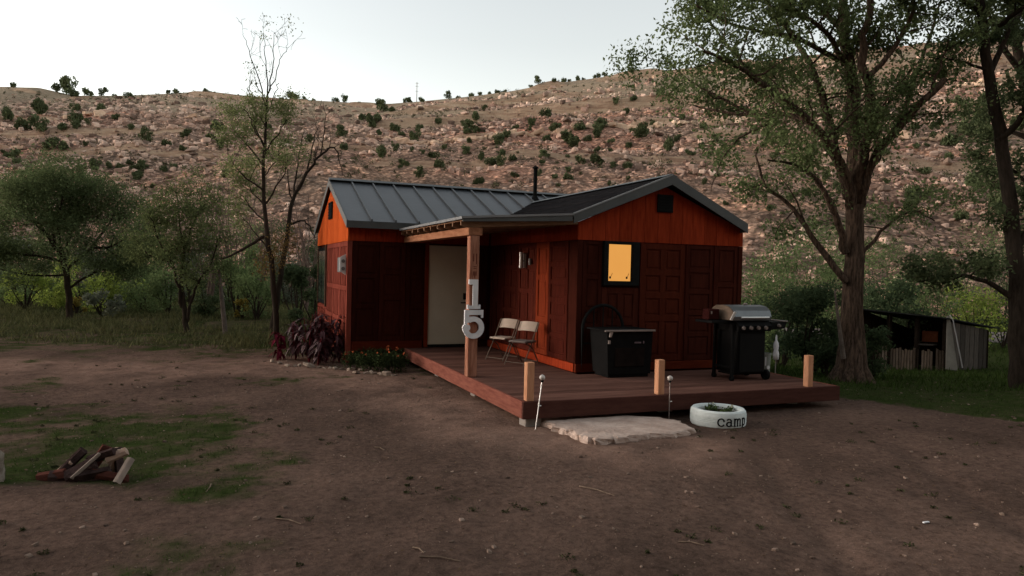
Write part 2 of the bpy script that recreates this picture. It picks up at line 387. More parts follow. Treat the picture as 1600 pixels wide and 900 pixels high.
# unseen hillside added behind the camera to block sky light from front faces
fu = np.arange(-340, 341, 10.0); fv = np.concatenate([[-24, -30], np.arange(-40, -241, -8.0)]); U, V_ = np.meshgrid(fu, fv, indexing='ij')
FZ = 84*ss(-24, -125, V_+8*fbm(U*.02, V_*.02, 3, 17))*(1+.25*fbm(U*.012, V_*.012, 3, 19))+fbm(U*.05, V_*.05, 3, 23)*5*ss(-24, -60, V_)-1.2
fm = grid_mesh('sky_block_hillside', U*cY+V_*sY, -U*sY+V_*cY, FZ, False); fm.flip_normals(); fm.materials.append(hm.materials[0])
a = fm.attributes.new('grass', 'FLOAT', 'POINT'); a.data.foreach_set('value', np.full(FZ.size, .4, np.float32))
o = bpy.data.objects.new('sky_block_hillside', fm); COL.objects.link(o); tag(o, 'added unseen hillside behind the camera, blocking low sky light', None, kind='structure')
def spot(px, py, sky_=False):
    lm = ((110, 'above the far left tree'), (230, 'above the sparse olive tree'), (370, 'left of the bare twig tips'), (520, 'right of the bare twig tips'), (680, 'above the left roof end'), (840, 'above the stove pipe'), (950, 'above the roof valley'), (1060, 'above the gable peak'), (1200, 'under left cottonwood limbs'), (1400, 'behind the cottonwood trunk'), (9999, 'near the leaning right tree'))
    z_ = 'on the skyline' if sky_ else ('high on slope' if py < 195 else ('mid slope' if py < 255 else 'low on slope'))
    return z_+' '+next(b for a, b in lm if px < a)
# boulders: one rubble mesh plus large ones on their own
ICO = bmesh.new(); bmesh.ops.create_cube(ICO, size=1.5); bmesh.ops.bevel(ICO, geom=ICO.edges[:], offset=.28, segments=1, affect='EDGES'); bmesh.ops.triangulate(ICO, faces=ICO.faces[:]); IV = np.array([v.co[:] for v in ICO.verts]); IF = np.array([[v.index for v in f.verts] for f in ICO.faces]); ICO.free()
def rocks_np(P, Sz, flat=.7, sink=.25):
    n = len(P); nv = len(IV); V = np.repeat(IV[None], n, 0)*(1+rg.uniform(-.20, .16, (n, nv, 1)))
    V = V*rg.uniform(.65, 1.35, (n, 1, 3)); V[:, :, 2] *= flat
    V[:, :, 0] += V[:, :, 1]*rg.uniform(-.45, .45, (n, 1)); V[:, :, 2] += V[:, :, 1]*rg.uniform(-.3, .3, (n, 1))
    t = rg.uniform(0, 6.28, n); c, s_ = np.cos(t)[:, None], np.sin(t)[:, None]
    V = np.stack([V[:, :, 0]*c-V[:, :, 1]*s_, V[:, :, 0]*s_+V[:, :, 1]*c, V[:, :, 2]+.3*V[:, :, 0]*rg.uniform(-1, 1, (n, 1))], -1)
    V = V*np.asarray(Sz)[:, None, None]+np.asarray(P)[:, None, :]; V[:, :, 2] += (np.asarray(Sz)*(flat-sink-.3))[:, None]
    Fc = IF[None]+(np.arange(n)*nv)[:, None, None]; return V.reshape(-1, 3), Fc.reshape(-1, 3)
rockm = mat('sandstone', (.25, .145, .11), .9, .35, .06, .6, 6, island=.7, col2=(.52, .40, .32), spec=0)
N = 56000; ru = rg.uniform(-215, 215, N); rv = V0+rg.beta(1.3, 1.7, N)*(VR-V0)*.93+3
keep = (vn(ru*.05, rv*.05, 61)*.6+vn(ru*.2, rv*.2, 63)*.4+rg.uniform(-.22, .22, N) > .46) & (np.abs(ru) < rv*.85+12)
ru = ru[keep]; rv = rv[keep]; rs = .15*(1-rg.uniform(0, 1, len(ru)))**-.50; rs = np.clip(rs, .10, .60)*(.6+rv/190)
rx, ry = xy(ru, rv); V, Fc = rocks_np(np.stack([rx, ry, hill_z(ru, rv)], -1), rs)
sc = bpy.data.objects.new('scree', np_mesh('scree', V, Fc)); COL.objects.link(sc); sc.data.materials.append(rockm)
tag(sc, 'loose pinkish boulders and rubble strewn over the hillside', 'rocks', kind='stuff')
bigrock = mat('boulder_stone', (.25, .175, .135), .9, .35, 1.2, .8, 5, rnd=.3, col2=(.42, .30, .23), spec=0)
RM = [np_mesh('boulder', *rocks_np(np.zeros((1, 3)), [1.0])) for _ in range(8)]
for me in RM: me.materials.append(bigrock)
BIG = [(270,265,9),(215,175,8),(200,183,8),(262,240,7),(150,236,6),(330,200,7),(356,300,12),(362,322,14),(395,290,8),(372,310,9),(560,222,6),(642,247,8),(700,260,8),(728,262,9),(612,270,8),
       (744,238,7),(820,232,7),(875,240,8),(905,255,9),(940,268,8),(956,288,12),(985,250,9),(1010,232,8),(1025,262,7),(1085,268,10),(1100,300,9),(1145,302,17),(1162,280,10),(1120,250,8),(1185,345,10),
       (1200,300,10),(1225,330,12),(1380,300,22),(1410,315,16),(1395,340,15),(1460,280,22),(1480,265,20),(1475,300,16),(1500,310,14),(1440,345,14),(1525,235,14),(1350,330,12),(1290,262,9),(1262,245,9),
       (590,250,7),(850,212,6),(930,196,6),(975,205,7),(780,205,6),(1040,215,7),(690,290,9),(820,280,8),(885,290,10),(640,285,7),(600,240,6),(660,230,6),(500,300,9),(420,265,8),(130,300,8),(60,255,7),(90,262,7),(185,290,8),(235,300,7),(20,230,7)]
for i, (px, py, wpx) in enumerate(BIG):
    p, d = hill_pt(px, py); o = bpy.data.objects.new('boulder', RM[i % 8]); COL.objects.link(o)
    s = wpx/F*d*.42; o.location = (p.x, p.y, p.z+.15*s); o.scale = (s, s, s*.85); o.rotation_euler = (RN.uniform(-.3, .3), RN.uniform(-.3, .3), RN.uniform(0, 6))
    tag(o, '%s pale boulder %s' % ('large' if wpx > 9 else 'smaller', spot(px, py)), 'boulder', 'large boulders on the hillside')
# juniper bushes on the hill
junm = mat('juniper_foliage', (.055, .075, .036), .9, .4, 1.5, rnd=.2, col2=(.11, .13, .065), spec=0)
def bush_mesh(n, lumps, leaf, w_=1.0, h_=1.0):
    c = [(0, 0, .45*h_)]+[(RN.uniform(-.5, .5)*w_, RN.uniform(-.5, .5)*w_, RN.uniform(.2, .75)*h_) for _ in range(lumps)]
    r = [.5]+[RN.uniform(.22, .42) for _ in range(lumps)]
    P = clumps(c, r, n//(lumps+1), .85, .4); P = P[P[:, 2] > -.05]; return leaves(P, leaf)
JM = []
for k in range(7):
    me = np_mesh('juniper', *bush_mesh(700, 7, .20, 1, .9+.25*(k % 3))); me.materials.append(junm); JM.append(me)
JP = [(20,134,9),(102,143,20),(88,140,14),(117,147,14),(136,148,12),(160,147,11),(178,147,7),(200,150,12),(262,143,7),(275,143,9),(322,139,8),(456,150,12),(476,152,7),(490,153,6),(524,156,10),(540,158,9),(595,162,9),(637,156,11),(658,158,8),
      (700,152,9),(717,149,7),(736,148,9),(750,146,6),(765,143,6),(778,140,8),(788,138,7),(840,131,9),(865,130,7),(881,124,8),(889,124,6),(903,121,8),(912,120,5),(933,117,10),(946,116,8),(956,114,5),(986,115,9),(830,134,6),
      (12,186,16),(40,198,22),(62,176,20),(62,203,22),(100,205,16),(118,190,18),(120,175,12),(158,172,14),(180,184,12),(20,245,18),(78,234,20),(100,236,14),(128,262,10),(145,264,14),(170,262,10),(190,262,12),(213,262,12),(228,218,15),(262,223,14),(255,266,10),(273,263,10),(205,205,9),(125,278,14),(215,278,14),
      (290,213,14),(342,200,18),(330,215,12),(345,230,12),(352,275,11),(286,236,9),(60,300,12),
      (597,170,17),(613,171,11),(653,205,8),(580,197,16),(590,193,12),(618,202,14),(592,210,10),(533,212,14),(536,232,12),(655,201,11),(647,218,15),(596,243,15),(615,223,7),(630,256,13),(655,276,12),(688,258,15),(678,244,15),(730,239,14),
      (743,188,12),(738,195,12),(728,204,9),(756,176,7),(778,216,18),(792,212,12),(777,226,12),(733,222,9),(742,207,8),(806,200,9),(828,204,6),(800,248,12),(766,256,17),(780,258,14),(752,252,10),(747,284,14),(804,277,11),(842,275,8),
      (852,178,18),(831,193,13),(868,202,15),(862,204,9),(855,218,12),(889,222,22),(895,228,14),(905,200,16),(940,196,16),(937,206,14),(932,213,12),(918,219,10),(955,222,10),(1000,212,19),(1008,208,12),(976,178,7),(962,172,9),(979,177,9),(1030,160,14),(990,165,9),(850,245,14),(848,253,10),(867,277,9),(888,267,9),(930,253,18),
      (936,256,12),(906,254,13),(958,260,10),(978,262,11),(982,230,9),(985,262,9),(1045,232,16),(1060,218,12),(1075,245,9),(1095,232,8),(1120,275,10),(1205,330,12),(1180,298,9),(1235,312,12),(1425,310,16),(1432,230,12),(1460,218,12),
      (1490,222,26),(1510,205,24),(1530,200,24),(1540,215,22),(1500,165,14),(1483,160,9),(1540,160,12),(1425,300,20),(1445,270,16),(1420,330,22),(1520,290,24),(1550,270,22),(1575,300,24),(1560,330,26),(1500,340,22),(1460,200,12),(1445,310,12),(1590,200,20),(1575,165,14),
      (1340,340,14),(1310,300,12),(1260,300,12),(1380,240,14),(1400,205,14),(1370,170,12),(1250,200,10),(1210,250,12),(1150,225,12),(1100,200,12),(1065,185,9),(1120,170,9),(1180,180,10)]
for i in range(75):
    JP.append((RN.uniform(0, 1590), RN.uniform(185, 335), RN.choice([6, 7, 8, 10, 12])))
for i, (px, py, wpx) in enumerate(JP):
    p, d = hill_pt(px, py+wpx*.25); o = bpy.data.objects.new('juniper', JM[i % 7]); COL.objects.link(o)
    s = wpx/F*d*.90; o.location = (p.x, p.y, p.z-.12*s); o.scale = (s*RN.uniform(.85, 1.05), s*.95, s*RN.uniform(1.05, 1.55)); o.rotation_euler = (0, 0, RN.uniform(0, 6))
    sky_ = py < np.interp(px, [a for a, b in SKYL], [b for a, b in SKYL])+9
    tag(o, '%s dark juniper %s' % ('small' if wpx < 9 else ('medium' if wpx < 14 else 'large'), spot(px, py, sky_)), 'juniper', 'junipers scattered over the hillside')
n = 6500; ru = rg.uniform(-200, 200, n); rv = rg.uniform(V0+2, VR-2, n); k_ = (np.abs(ru) < rv*.85+10) & (vn(ru*.05, rv*.05, 81)+rg.uniform(-.3, .3, n) > .42); ru = ru[k_]; rv = rv[k_]
rx, ry = xy(ru, rv); rr = .28+.85*rg.uniform(0, 1, len(ru))**2.5
P = clumps(np.stack([rx, ry, hill_z(ru, rv)+rr*.4], -1), rr, 34, .8, .45)
o = bpy.data.objects.new('sagebrush', np_mesh('sagebrush', *leaves(P, .26))); COL.objects.link(o)
o.data.materials.append(mat('sage', (.050, .056, .030), .95, .4, .3, island=.4, col2=(.11, .105, .060), spec=0)); tag(o, 'low grey green sagebrush dotted over the hill', 'sagebrush', kind='stuff')
# broken ledge blocks in long horizontal rows
lp, ls = [], []
for c_, u0, u1, dens in ((.34, -150, -40, 1.3), (.44, 10, 150, .8), (.545, -40, 160, .55), (.57, 60, 180, .5), (.67, 30, 190, .5), (.66, -150, -70, 1.1), (.82, 60, 200, .8), (.93, 40, 120, 1.0), (.47, -170, -90, 1.0)):
    u_ = u0
    while u_ < u1:
        u_ += RN.uniform(.3, 1.5)*dens*1.6
        if float(vn(np.array(u_*.06), np.array(c_*40), 141)) < .42: continue
        v_ = V0+(VR-V0)*(c_+.02*(float(vn(np.array(u_*.04), np.array(c_*7), 143))-.5))+RN.uniform(-.8, .8)
        x_, y_ = xy(u_, v_); lp.append((x_, y_, float(hill_z(u_, v_))+RN.uniform(-.1, .5))); ls.append(RN.uniform(.5, 1.35))
V, Fc = rocks_np(np.array(lp), np.array(ls), .62)
o = bpy.data.objects.new('ledge_blocks', np_mesh('ledge_blocks', V, Fc)); COL.objects.link(o); o.data.materials.append(mat('pale_ledge_stone', (.36, .22, .15), .9, .3, .08, .8, 3, island=.35, col2=(.62, .47, .34)))
tag(o, 'broken pale ledge rock lying in long rows across the hill', 'rocks', kind='stuff')
# antenna mast on the ridge
p = at(651, 160, 221); m = MB(); hh = 31/F*221
m.tube([p-Vector((0, 0, 1)), p+Vector((0, 0, hh))], [.14, .09], 6)
mast = thing('antenna_mast', p, 'thin pale antenna mast on the skyline above the long roof', 'antenna')
gm_ = mat('galvanized', (.35, .35, .35), .5, .1, 3)
link('pole', m, gm_, mast)
for k in (.55, .8, .95):
    m = MB(); q = p+Vector((0, 0, hh*k)); m.tube([q-Vector((.45, 0, 0)), q+Vector((.45, 0, 0))], .06, 5); link('crossarm', m, gm_, mast)

# =============================================================== CABIN
Xr, Yg, Wg, Xl, Yw, Dl, ZD, ZB = 4.99, 9.67, 3.07, 2.18, 13.50, 4.49, .297, 2.314
X2 = Xr+Wg; Y2 = Yw+Dl; RX = Xr+Wg/2; RY = Yw+Dl/2
SL = .405; ZE = 2.60                       # roof underside height at the wall lines
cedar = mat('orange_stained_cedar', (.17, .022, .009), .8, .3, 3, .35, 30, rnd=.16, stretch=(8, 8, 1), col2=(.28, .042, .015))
cedar_lit = mat('lit_side_cedar', (.30, .050, .012), .8, .3, 3, .35, 30, rnd=.12, stretch=(8, 8, 1), col2=(.42, .085, .022))  # lighter cedar copy for the left gable; side light put into its colour
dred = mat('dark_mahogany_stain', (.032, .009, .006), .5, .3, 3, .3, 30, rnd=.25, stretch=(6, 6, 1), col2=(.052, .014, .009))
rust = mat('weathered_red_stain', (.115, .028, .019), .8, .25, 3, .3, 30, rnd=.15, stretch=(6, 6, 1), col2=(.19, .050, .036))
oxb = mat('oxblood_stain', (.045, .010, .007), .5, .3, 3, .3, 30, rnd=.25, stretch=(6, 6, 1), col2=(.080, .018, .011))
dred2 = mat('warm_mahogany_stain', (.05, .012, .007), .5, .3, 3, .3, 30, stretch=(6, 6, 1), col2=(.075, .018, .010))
pil = mat('bright_orange_stain', (.11, .019, .008), .5, .3, 3, .3, 30, rnd=.15, stretch=(6, 6, 1), col2=(.18, .033, .013))
blk = mat('black_trim', (.012, .013, .013), .5, .2, 8)
steel = mat('dark_grey_standing_seam', (.040, .047, .054), .42, .12, 2.0, .12, 12, rnd=.06, spec=.5)
rubber = mat('black_roll_roofing', (.012, .012, .013), .9, .3, 5, .4, 60, rnd=.1, spec=0)
trim = mat('slate_metal_trim', (.045, .052, .053), .5, .15, 4, .1, 15, spec=.4)
core = mat('wall_sheathing', (.035, .010, .006), .8, .2, 4)
cab = thing('cabin', (Xr, Yg, 0), 'small L shaped cabin in dark red and orange wood with grey metal roof', 'cabin')
def cpart(name, mb, m, par=None, **k): return link(name, mb, m, par or cab, **k)
def B(a, b, c=0): return MB().box(a, b, c)
# sheathing walls (butted)
T_ = .12
cpart('wall', B((Xr+.04, Yg+.04, .02), (X2-.04, Yg+.04+T_, ZE-.05)), core)
cpart('wall', B((Xr+.04, Yg+.04+T_, .02), (Xr+.04+T_, Yw+.04, ZE-.05)), core)
cpart('wall', B((X2-.04-T_, Yg+.04+T_, .02), (X2-.04, Y2-.04-T_, ZE-.05)), dred)
cpart('wall', B((Xl+.04, Yw+.04, .02), (Xr+.04+T_, Yw+.04+T_, ZE-.05)), core)
cpart('wall', B((Xl+.04, Yw+.04+T_, .02), (Xl+.04+T_, Y2-.04-T_, ZE-.05)), core)
cpart('wall', B((Xl+.04, Y2-.04-T_, .02), (X2-.04, Y2-.04, ZE-.05)), dred)
# gable infill sheathing
gz = lambda d: ZE-.05+d*SL
m = MB().prism([(Xr+.04, Yg+.05, ZE-.05), (X2-.04, Yg+.05, ZE-.05), (RX, Yg+.05, ZE-.05+(Wg/2)*SL)], (0, .08, 0)); cpart('gable_wall', m, core)
m = MB().prism([(Xl+.05, Yw+.04, ZE-.05), (Xl+.05, Y2-.04, ZE-.05), (Xl+.05, RY, ZE-.05+(Dl/2)*SL)], (.08, 0, 0)); cpart('gable_wall', m, core)
m = MB().prism([(X2-.05, Yw+.04, ZE-.05), (X2-.05, Y2-.04, ZE-.05), (X2-.05, RY, ZE-.05+(Dl/2)*SL)], (-.08, 0, 0)); cpart('gable_wall', m, dred)
# reclaimed door panels
def door_mesh(w_, h_, cols, rows, th=.032, st=.10, raised=True):
    """cols, rows: fractions of the panel field; stiles and rails proud, fields recessed, centres raised"""
    m = MB(); m.box((0, -th*.45, 0), (w_, 0, h_)); W = w_-2*st; Hh = h_-2*st
    cx = [0]; [cx.append(cx[-1]+c/sum(cols)) for c in cols]; rz = [0]; [rz.append(rz[-1]+c/sum(rows)) for c in rows]
    g_ = st*.5; m.box((0, -th, 0), (st, -th*.45, h_), .004); m.box((w_-st, -th, 0), (w_, -th*.45, h_), .004)
    for j, q in enumerate(rz):
        z0 = st+q*Hh; a_, b_ = (0, st) if j == 0 else ((h_-st, h_) if j == len(rz)-1 else (z0-g_, z0+g_))
        m.box((st, -th, a_), (w_-st, -th*.45, b_), .004)
    for j in range(len(rows)):
        za = st+rz[j]*Hh+(g_ if j else 0); zb_ = st+rz[j+1]*Hh-(g_ if j < len(rows)-1 else 0)
        for i in range(len(cols)):
            xa = st+cx[i]*W+(g_ if i else 0); xb = st+cx[i+1]*W-(g_ if i < len(cols)-1 else 0)
            if i: m.box((xa-2*g_, -th, za), (xa, -th*.45, zb_), .004)
            if raised:
                k_ = min(.03, (xb-xa)*.22, (zb_-za)*.22); m.box((xa+k_, -th*.78, za+k_), (xb-k_, -th*.45, zb_-k_), .010)
    return m
def door_panel(x, y, rz_, w_, h_, cols, rows, m, z=ZD+.03, st=.10, name='door_panel', label=None):
    o = link(name, door_mesh(w_, h_, cols, rows, st=st), m, cab, loc=(x, y, z), rot=(0, 0, rz_))
    if label: o['label'] = label
    return o
skd = mat('dark_orange_skirting', (.075, .014, .007), .8, .3, 3, .3, 30, stretch=(1, 1, 6), col2=(.11, .022, .010))
z0 = ZD+.14; hp = ZB-z0-.004
fy = Yg+.04
# front wall (faces -Y)
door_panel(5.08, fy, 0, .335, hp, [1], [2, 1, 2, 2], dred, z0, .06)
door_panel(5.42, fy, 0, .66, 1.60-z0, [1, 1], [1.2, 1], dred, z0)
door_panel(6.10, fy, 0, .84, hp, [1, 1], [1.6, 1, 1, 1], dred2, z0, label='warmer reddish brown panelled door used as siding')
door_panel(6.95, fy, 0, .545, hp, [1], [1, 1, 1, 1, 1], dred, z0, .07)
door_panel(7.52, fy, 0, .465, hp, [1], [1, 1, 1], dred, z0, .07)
for x_ in (6.085, 6.944, 7.499):
    cpart('batten', B((x_, fy-.052, z0), (x_+.012, fy, z0+hp), 0), oxb)
# side wall (faces -X), local x runs towards the camera
R9 = -math.pi/2; sx_ = Xr+.04
yy = 13.46
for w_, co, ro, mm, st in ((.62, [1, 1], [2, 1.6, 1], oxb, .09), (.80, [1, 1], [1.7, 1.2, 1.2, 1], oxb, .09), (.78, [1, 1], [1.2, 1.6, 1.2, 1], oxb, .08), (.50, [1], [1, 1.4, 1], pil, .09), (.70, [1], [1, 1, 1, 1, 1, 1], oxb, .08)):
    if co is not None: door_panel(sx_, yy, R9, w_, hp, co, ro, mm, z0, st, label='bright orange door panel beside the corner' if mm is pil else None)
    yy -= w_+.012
cpart('corner_board', B((Xr-.012, Yg-.012, z0), (Xr+.075, Yg+.27, z0+hp), .004), dred)
cpart('corner_board', B((X2-.075, Yg-.012, ZD+.02), (X2+.004, Yg+.09, ZB-.004), .004), dred)
# skirting
cpart('skirting_board', B((Xr-.004, Yg-.02, ZD+.006), (X2-.08, Yg+.036, z0-.006), .004), skd)
cpart('skirting_board', B((Xr-.02, Yg+.04, ZD+.006), (Xr+.036, Yw-.02, z0-.006), .004), cedar)
cpart('skirting_board', B((Xl+.09, Yw-.02, .26), (3.62, Yw+.036, z0-.006), .004), skd)
# long wall (faces -Y)
yy = Yw+.04; x_ = Xl+.09
for w_, co, ro in ((.50, [1], [1, 1, 1]), (.50, [1], [1.5, 1, 1]), (.445, [1], [1, 1, 1])):
    door_panel(x_, yy, 0, w_, hp, co, ro, dred, z0, .08); x_ += w_+.01
door_panel(4.60, yy, 0, .34, hp, [1], [1, 1, 1], dred, z0, .06)
cpart('corner_board', B((Xl-.012, Yw-.012, .04), (Xl+.08, Yw+.09, ZB-.004), .004), rust)
# left end wall (faces -X)
yy = Y2-.06; sl_ = Xl+.04
lz = .10; lh = ZB-lz-.004
door_panel(sl_, Y2-.03, R9, .22, lh, [1], [1, 1, 1, 1], rust, lz, .05)
door_panel(sl_, 16.37, R9, .92, lh, [1, 1, 1, 1], [1, 1, 1.3], rust, lz, .09)
door_panel(sl_, 15.44, R9, .92, lh, [1, 1, 1, 1], [1, 1, 1.3], rust, lz, .09)
door_panel(sl_, 14.51, R9, .90, lh, [1, 1, 1, 1], [1, 1, 1.3], rust, lz, .09)
door_panel(sl_, 17.72, R9, 1.33, .86, [1, 1, 1, 1], [1, 1], rust, lz, .09)
# end window
f = cpart('window', B((Xl-.01, 16.44, .98), (Xl+.036, 17.70, 2.26)), blk)
glass = mat('dark_window_glass', (.02, .025, .025), .08, .1, 2, spec=.6)
for y_ in (16.50, 17.10): link('pane', B((Xl-.018, y_, 1.06), (Xl-.008, y_+.54, 2.18)), glass, f)
for a_, b_ in (((Xl-.03, 16.39, .93), (Xl+.03, 16.436, 2.31)), ((Xl-.03, 17.704, .93), (Xl+.03, 17.75, 2.31))): link('window_frame', B(a_, b_), mat('umber_trim', (.10, .065, .045), .7, .2, 5), f)
# upper boards
def vboards(x0, x1, step, zf, fixed, axis, m, zlow=ZB, th=.028):
    x = x0; k = 0
    while x < x1-.02:
        w_ = min(step*RN.uniform(.9, 1.1), x1-x); 
        if x1-(x+w_) < .06: w_ = x1-x
        a_, b_ = x+.003, x+w_-.003; dz = RN.uniform(0, .004)
        if axis == 'x': poly = [(a_, fixed-dz, zlow), (b_, fixed-dz, zlow), (b_, fixed-dz, zf(b_)), (a_, fixed-dz, zf(a_))]; vec = (0, th, 0)
        else: poly = [(fixed-dz, a_, zlow), (fixed-dz, b_, zlow), (fixed-dz, b_, zf(b_)), (fixed-dz, a_, zf(a_))]; vec = (th, 0, 0)
        if axis == 'x' and x < RX < x+w_ and zf(RX) > 2.7: poly.insert(3, (RX, fixed-dz, zf(RX)))
        if axis == 'y' and x < RY < x+w_ and zf(RY) > 2.7: poly.insert(3, (fixed-dz, RY, zf(RY)))
        cpart('siding_board', MB().prism(poly, vec), m); x += w_; k += 1
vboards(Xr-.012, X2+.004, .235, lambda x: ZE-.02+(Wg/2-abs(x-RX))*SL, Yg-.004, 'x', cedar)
vboards(Yw-.012, Y2, .30, lambda y: ZE-.02+(Dl/2-abs(y-RY))*SL, Xl-.004, 'y', cedar_lit)
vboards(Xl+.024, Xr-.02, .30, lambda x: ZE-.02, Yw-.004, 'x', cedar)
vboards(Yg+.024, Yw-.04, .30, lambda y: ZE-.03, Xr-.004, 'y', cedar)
# gable vents
def vent(a, b, axis):
    o = cpart('gable_vent', B(a, b, .004), blk)
    for k in range(6):
        z = a[2]+.03+(b[2]-a[2]-.06)*k/5
        link('louvre', B((a[0]+.03, a[1]-.012, z-.008), (b[0]-.03, a[1], z+.012)) if axis == 'x' else B((a[0]-.012, a[1]+.03, z-.008), (a[0], b[1]-.03, z+.012)), blk, o)
vent((6.36, Yg-.035, 2.80), (6.65, Yg-.009, 3.08), 'x'); vent((Xl-.035, RY-.24, 2.84), (Xl-.009, RY+.24, 3.20), 'y')
# front window
wx0, wx1, wz0, wz1 = 5.42, 6.05, 1.63, 2.31
win = cpart('window', MB().box((wx0, Yg-.045, wz0), (wx1, Yg+.035, wz0+.07), .004).box((wx0, Yg-.045, wz1-.045), (wx1, Yg+.035, wz1), .004).box((wx0, Yg-.045, wz0+.07), (wx0+.08, Yg+.035, wz1-.045), .004).box((wx1-.13, Yg-.045, wz0+.07), (wx1, Yg+.035, wz1-.045), .004), blk)
link('blind', B((wx0+.08, Yg+.012, wz0+.07), (wx1-.13, Yg+.03, wz1-.045)), emit('lamplit_blind', (.80, .37, .085), .160), win)['label'] = 'glowing amber blind'
for x_ in (wx0+.135, wx1-.20):
    link('tie_cord', MB().tube([(x_+.04, Yg+.006, wz0+.19), (x_+.015, Yg+.004, wz0+.14), (x_, Yg+.004, wz0+.12)], .004, 5), mat('brown_cord', (.30, .12, .03), .8, .1, 5), win)
    link('latch', B((x_-.014, Yg-.004, wz0+.105), (x_+.014, Yg+.011, wz0+.14), .004), blk, win)
# entry door
cream = mat('cream_door_paint', (.56, .58, .49), .5, .06, 2, .05, 20)
dr = cpart('door', B((3.735, Yw-.004, ZD+.055), (4.545, Yw+.038, 2.28), .004), cream)
link('handle', MB().tube([(4.47, Yw-.07, 1.17), (4.47, Yw-.004, 1.17)], .014, 8).tube([(4.47, Yw-.065, 1.17), (4.38, Yw-.065, 1.17)], .011, 8), blk, dr)
link('keypad_lock', B((4.44, Yw-.03, 1.23), (4.50, Yw-.005, 1.36), .006), blk, dr)
cpart('door_frame', MB().box((3.66, Yw-.03, ZD+.01), (3.728, Yw+.038, 2.31), .003).box((4.552, Yw-.03, ZD+.01), (4.595, Yw+.038, 2.31), .003), pil)
cpart('threshold', B((3.73, Yw-.05, ZD+.005), (4.55, Yw+.03, ZD+.05), .004), blk)
# ---- roofs
def roof_sheet(P, th=.03): 
    return MB().prism(P, (0, 0, -th))
ov = .20; xa = Xl-.05; xb = X2+.15
zr = lambda y: 2.68+(y-13.30)*SL                       # top of the long roof, front slope
ZR = zr(RY)
x = xa; step = .448; roof = cpart('roof', roof_sheet([(xa, 13.30, zr(13.30)-.035), (xb, 13.30, zr(13.30)-.035), (xb, RY, ZR-.035), (xa, RY, ZR-.035)], .05), trim)
while x < xb-.05:
    x1 = min(x+step, xb)
    m = roof_sheet([(x+.002, 13.285, zr(13.285)), (x1-.002, 13.285, zr(13.285)), (x1-.002, RY, ZR), (x+.002, RY, ZR)], .032)
    m.prism([(x1-.016, 13.285, zr(13.285)+.001), (x1+.012, 13.285, zr(13.285)+.001), (x1+.012, RY, ZR+.001), (x1-.016, RY, ZR+.001)], (0, 0, .042))
    link('roof_panel', m, steel, roof); x = x1
x = xa
while x < xb-.05:
    x1 = min(x+step, xb); yb = 2*RY-13.285
    m = roof_sheet([(x+.002, RY, ZR), (x1-.002, RY, ZR), (x1-.002, yb, zr(13.285)), (x+.002, yb, zr(13.285))], .032)
    m.prism([(x1-.016, RY, ZR+.001), (x1+.012, RY, ZR+.001), (x1+.012, yb, zr(13.285)+.001), (x1-.016, yb, zr(13.285)+.001)], (0, 0, .042))
    link('roof_panel', m, steel, roof); x = x1
link('ridge_cap', MB().prism([(xa-.02, RY-.14, ZR+.005-.14*SL+.05), (xa-.02, RY, ZR+.055), (xa-.02, RY+.14, ZR+.005-.14*SL+.05), (xa-.02, RY, ZR+.01)], (xb-xa+.04, 0, 0)), trim, roof)
link('fascia', B((xa, 13.262, 2.545), (xb, 13.283, 2.672)), trim, roof)
zb_ = zr(13.262)
for s_ in (1, -1):
    y_a = 13.262 if s_ > 0 else 2*RY-13.262
    link('rake_trim', MB().prism([(xa-.022, y_a, zb_-.13), (xa-.022, RY, ZR-.12), (xa-.022, RY, ZR+.02), (xa-.022, y_a, zb_+.02)], (.024, 0, 0)), trim, roof)
    link('rake_trim', MB().prism([(xb+.002, y_a, zb_-.13), (xb+.002, RY, ZR-.12), (xb+.002, RY, ZR+.02), (xb+.002, y_a, zb_+.02)], (.024, 0, 0)), trim, roof)
link('soffit', B((xa, 13.286, 2.55), (xb, Yw-.006, 2.575)), cedar, roof)
# gable wing roof: steep left slope, shallow porch slope, right slope
yf = 9.52; RZ = 3.355; xk = 4.80; zk = 2.66; xp = 3.10; zp = 2.545; xe = 8.0; ze = 2.668
ymeet = lambda z: 13.30+(z-2.68)/SL
roof2 = cpart('roof', MB().prism([(xk, yf+.03, zk-.03), (RX, yf+.03, RZ-.03), (RX, yf+.03, RZ-.07), (xk, yf+.03, zk-.07)], (0, 13.3-yf, 0)), rubber)
n_ = 4
for k in range(n_):                                      # roofing strips laid along the slope
    f0, f1 = k/n_, (k+1)/n_
    xa_, xb_ = xk+(RX-xk)*f0, xk+(RX-xk)*f1; za_, zb2 = zk+(RZ-zk)*f0, zk+(RZ-zk)*f1
    link('roofing_strip', roof_sheet([(xa_, yf, za_+.004*k), (xb_+.03*(k < n_-1), yf, zb2+.004*k), (xb_+.03*(k < n_-1), ymeet(zb2)+.05, zb2+.004*k), (xa_, ymeet(za_)+.05, za_+.004*k)], .03), rubber, roof2)
for k in range(3):
    f0, f1 = k/3, (k+1)/3; xa_, xb_ = xp+(xk-xp)*f0, xp+(xk-xp)*f1; za_, zb2 = zp+(zk-zp)*f0, zp+(zk-zp)*f1
    link('roofing_strip', roof_sheet([(xa_, yf, za_-.002*(3-k)), (xb_, yf, zb2-.002*(3-k)), (xb_, 13.255, zb2-.002*(3-k)), (xa_, 13.255, za_-.002*(3-k))], .02), rubber, roof2)
link('roof_deck', MB().prism([(xp+.02, yf+.02, zp-.028), (xk, yf+.02, zk-.028), (xk, yf+.02, zk-.045), (xp+.02, yf+.02, zp-.045)], (0, 13.25-yf-.02, 0)), mat('pine_sheathing', (.16, .09, .055), .8, .2, 4), roof2)
x = yf
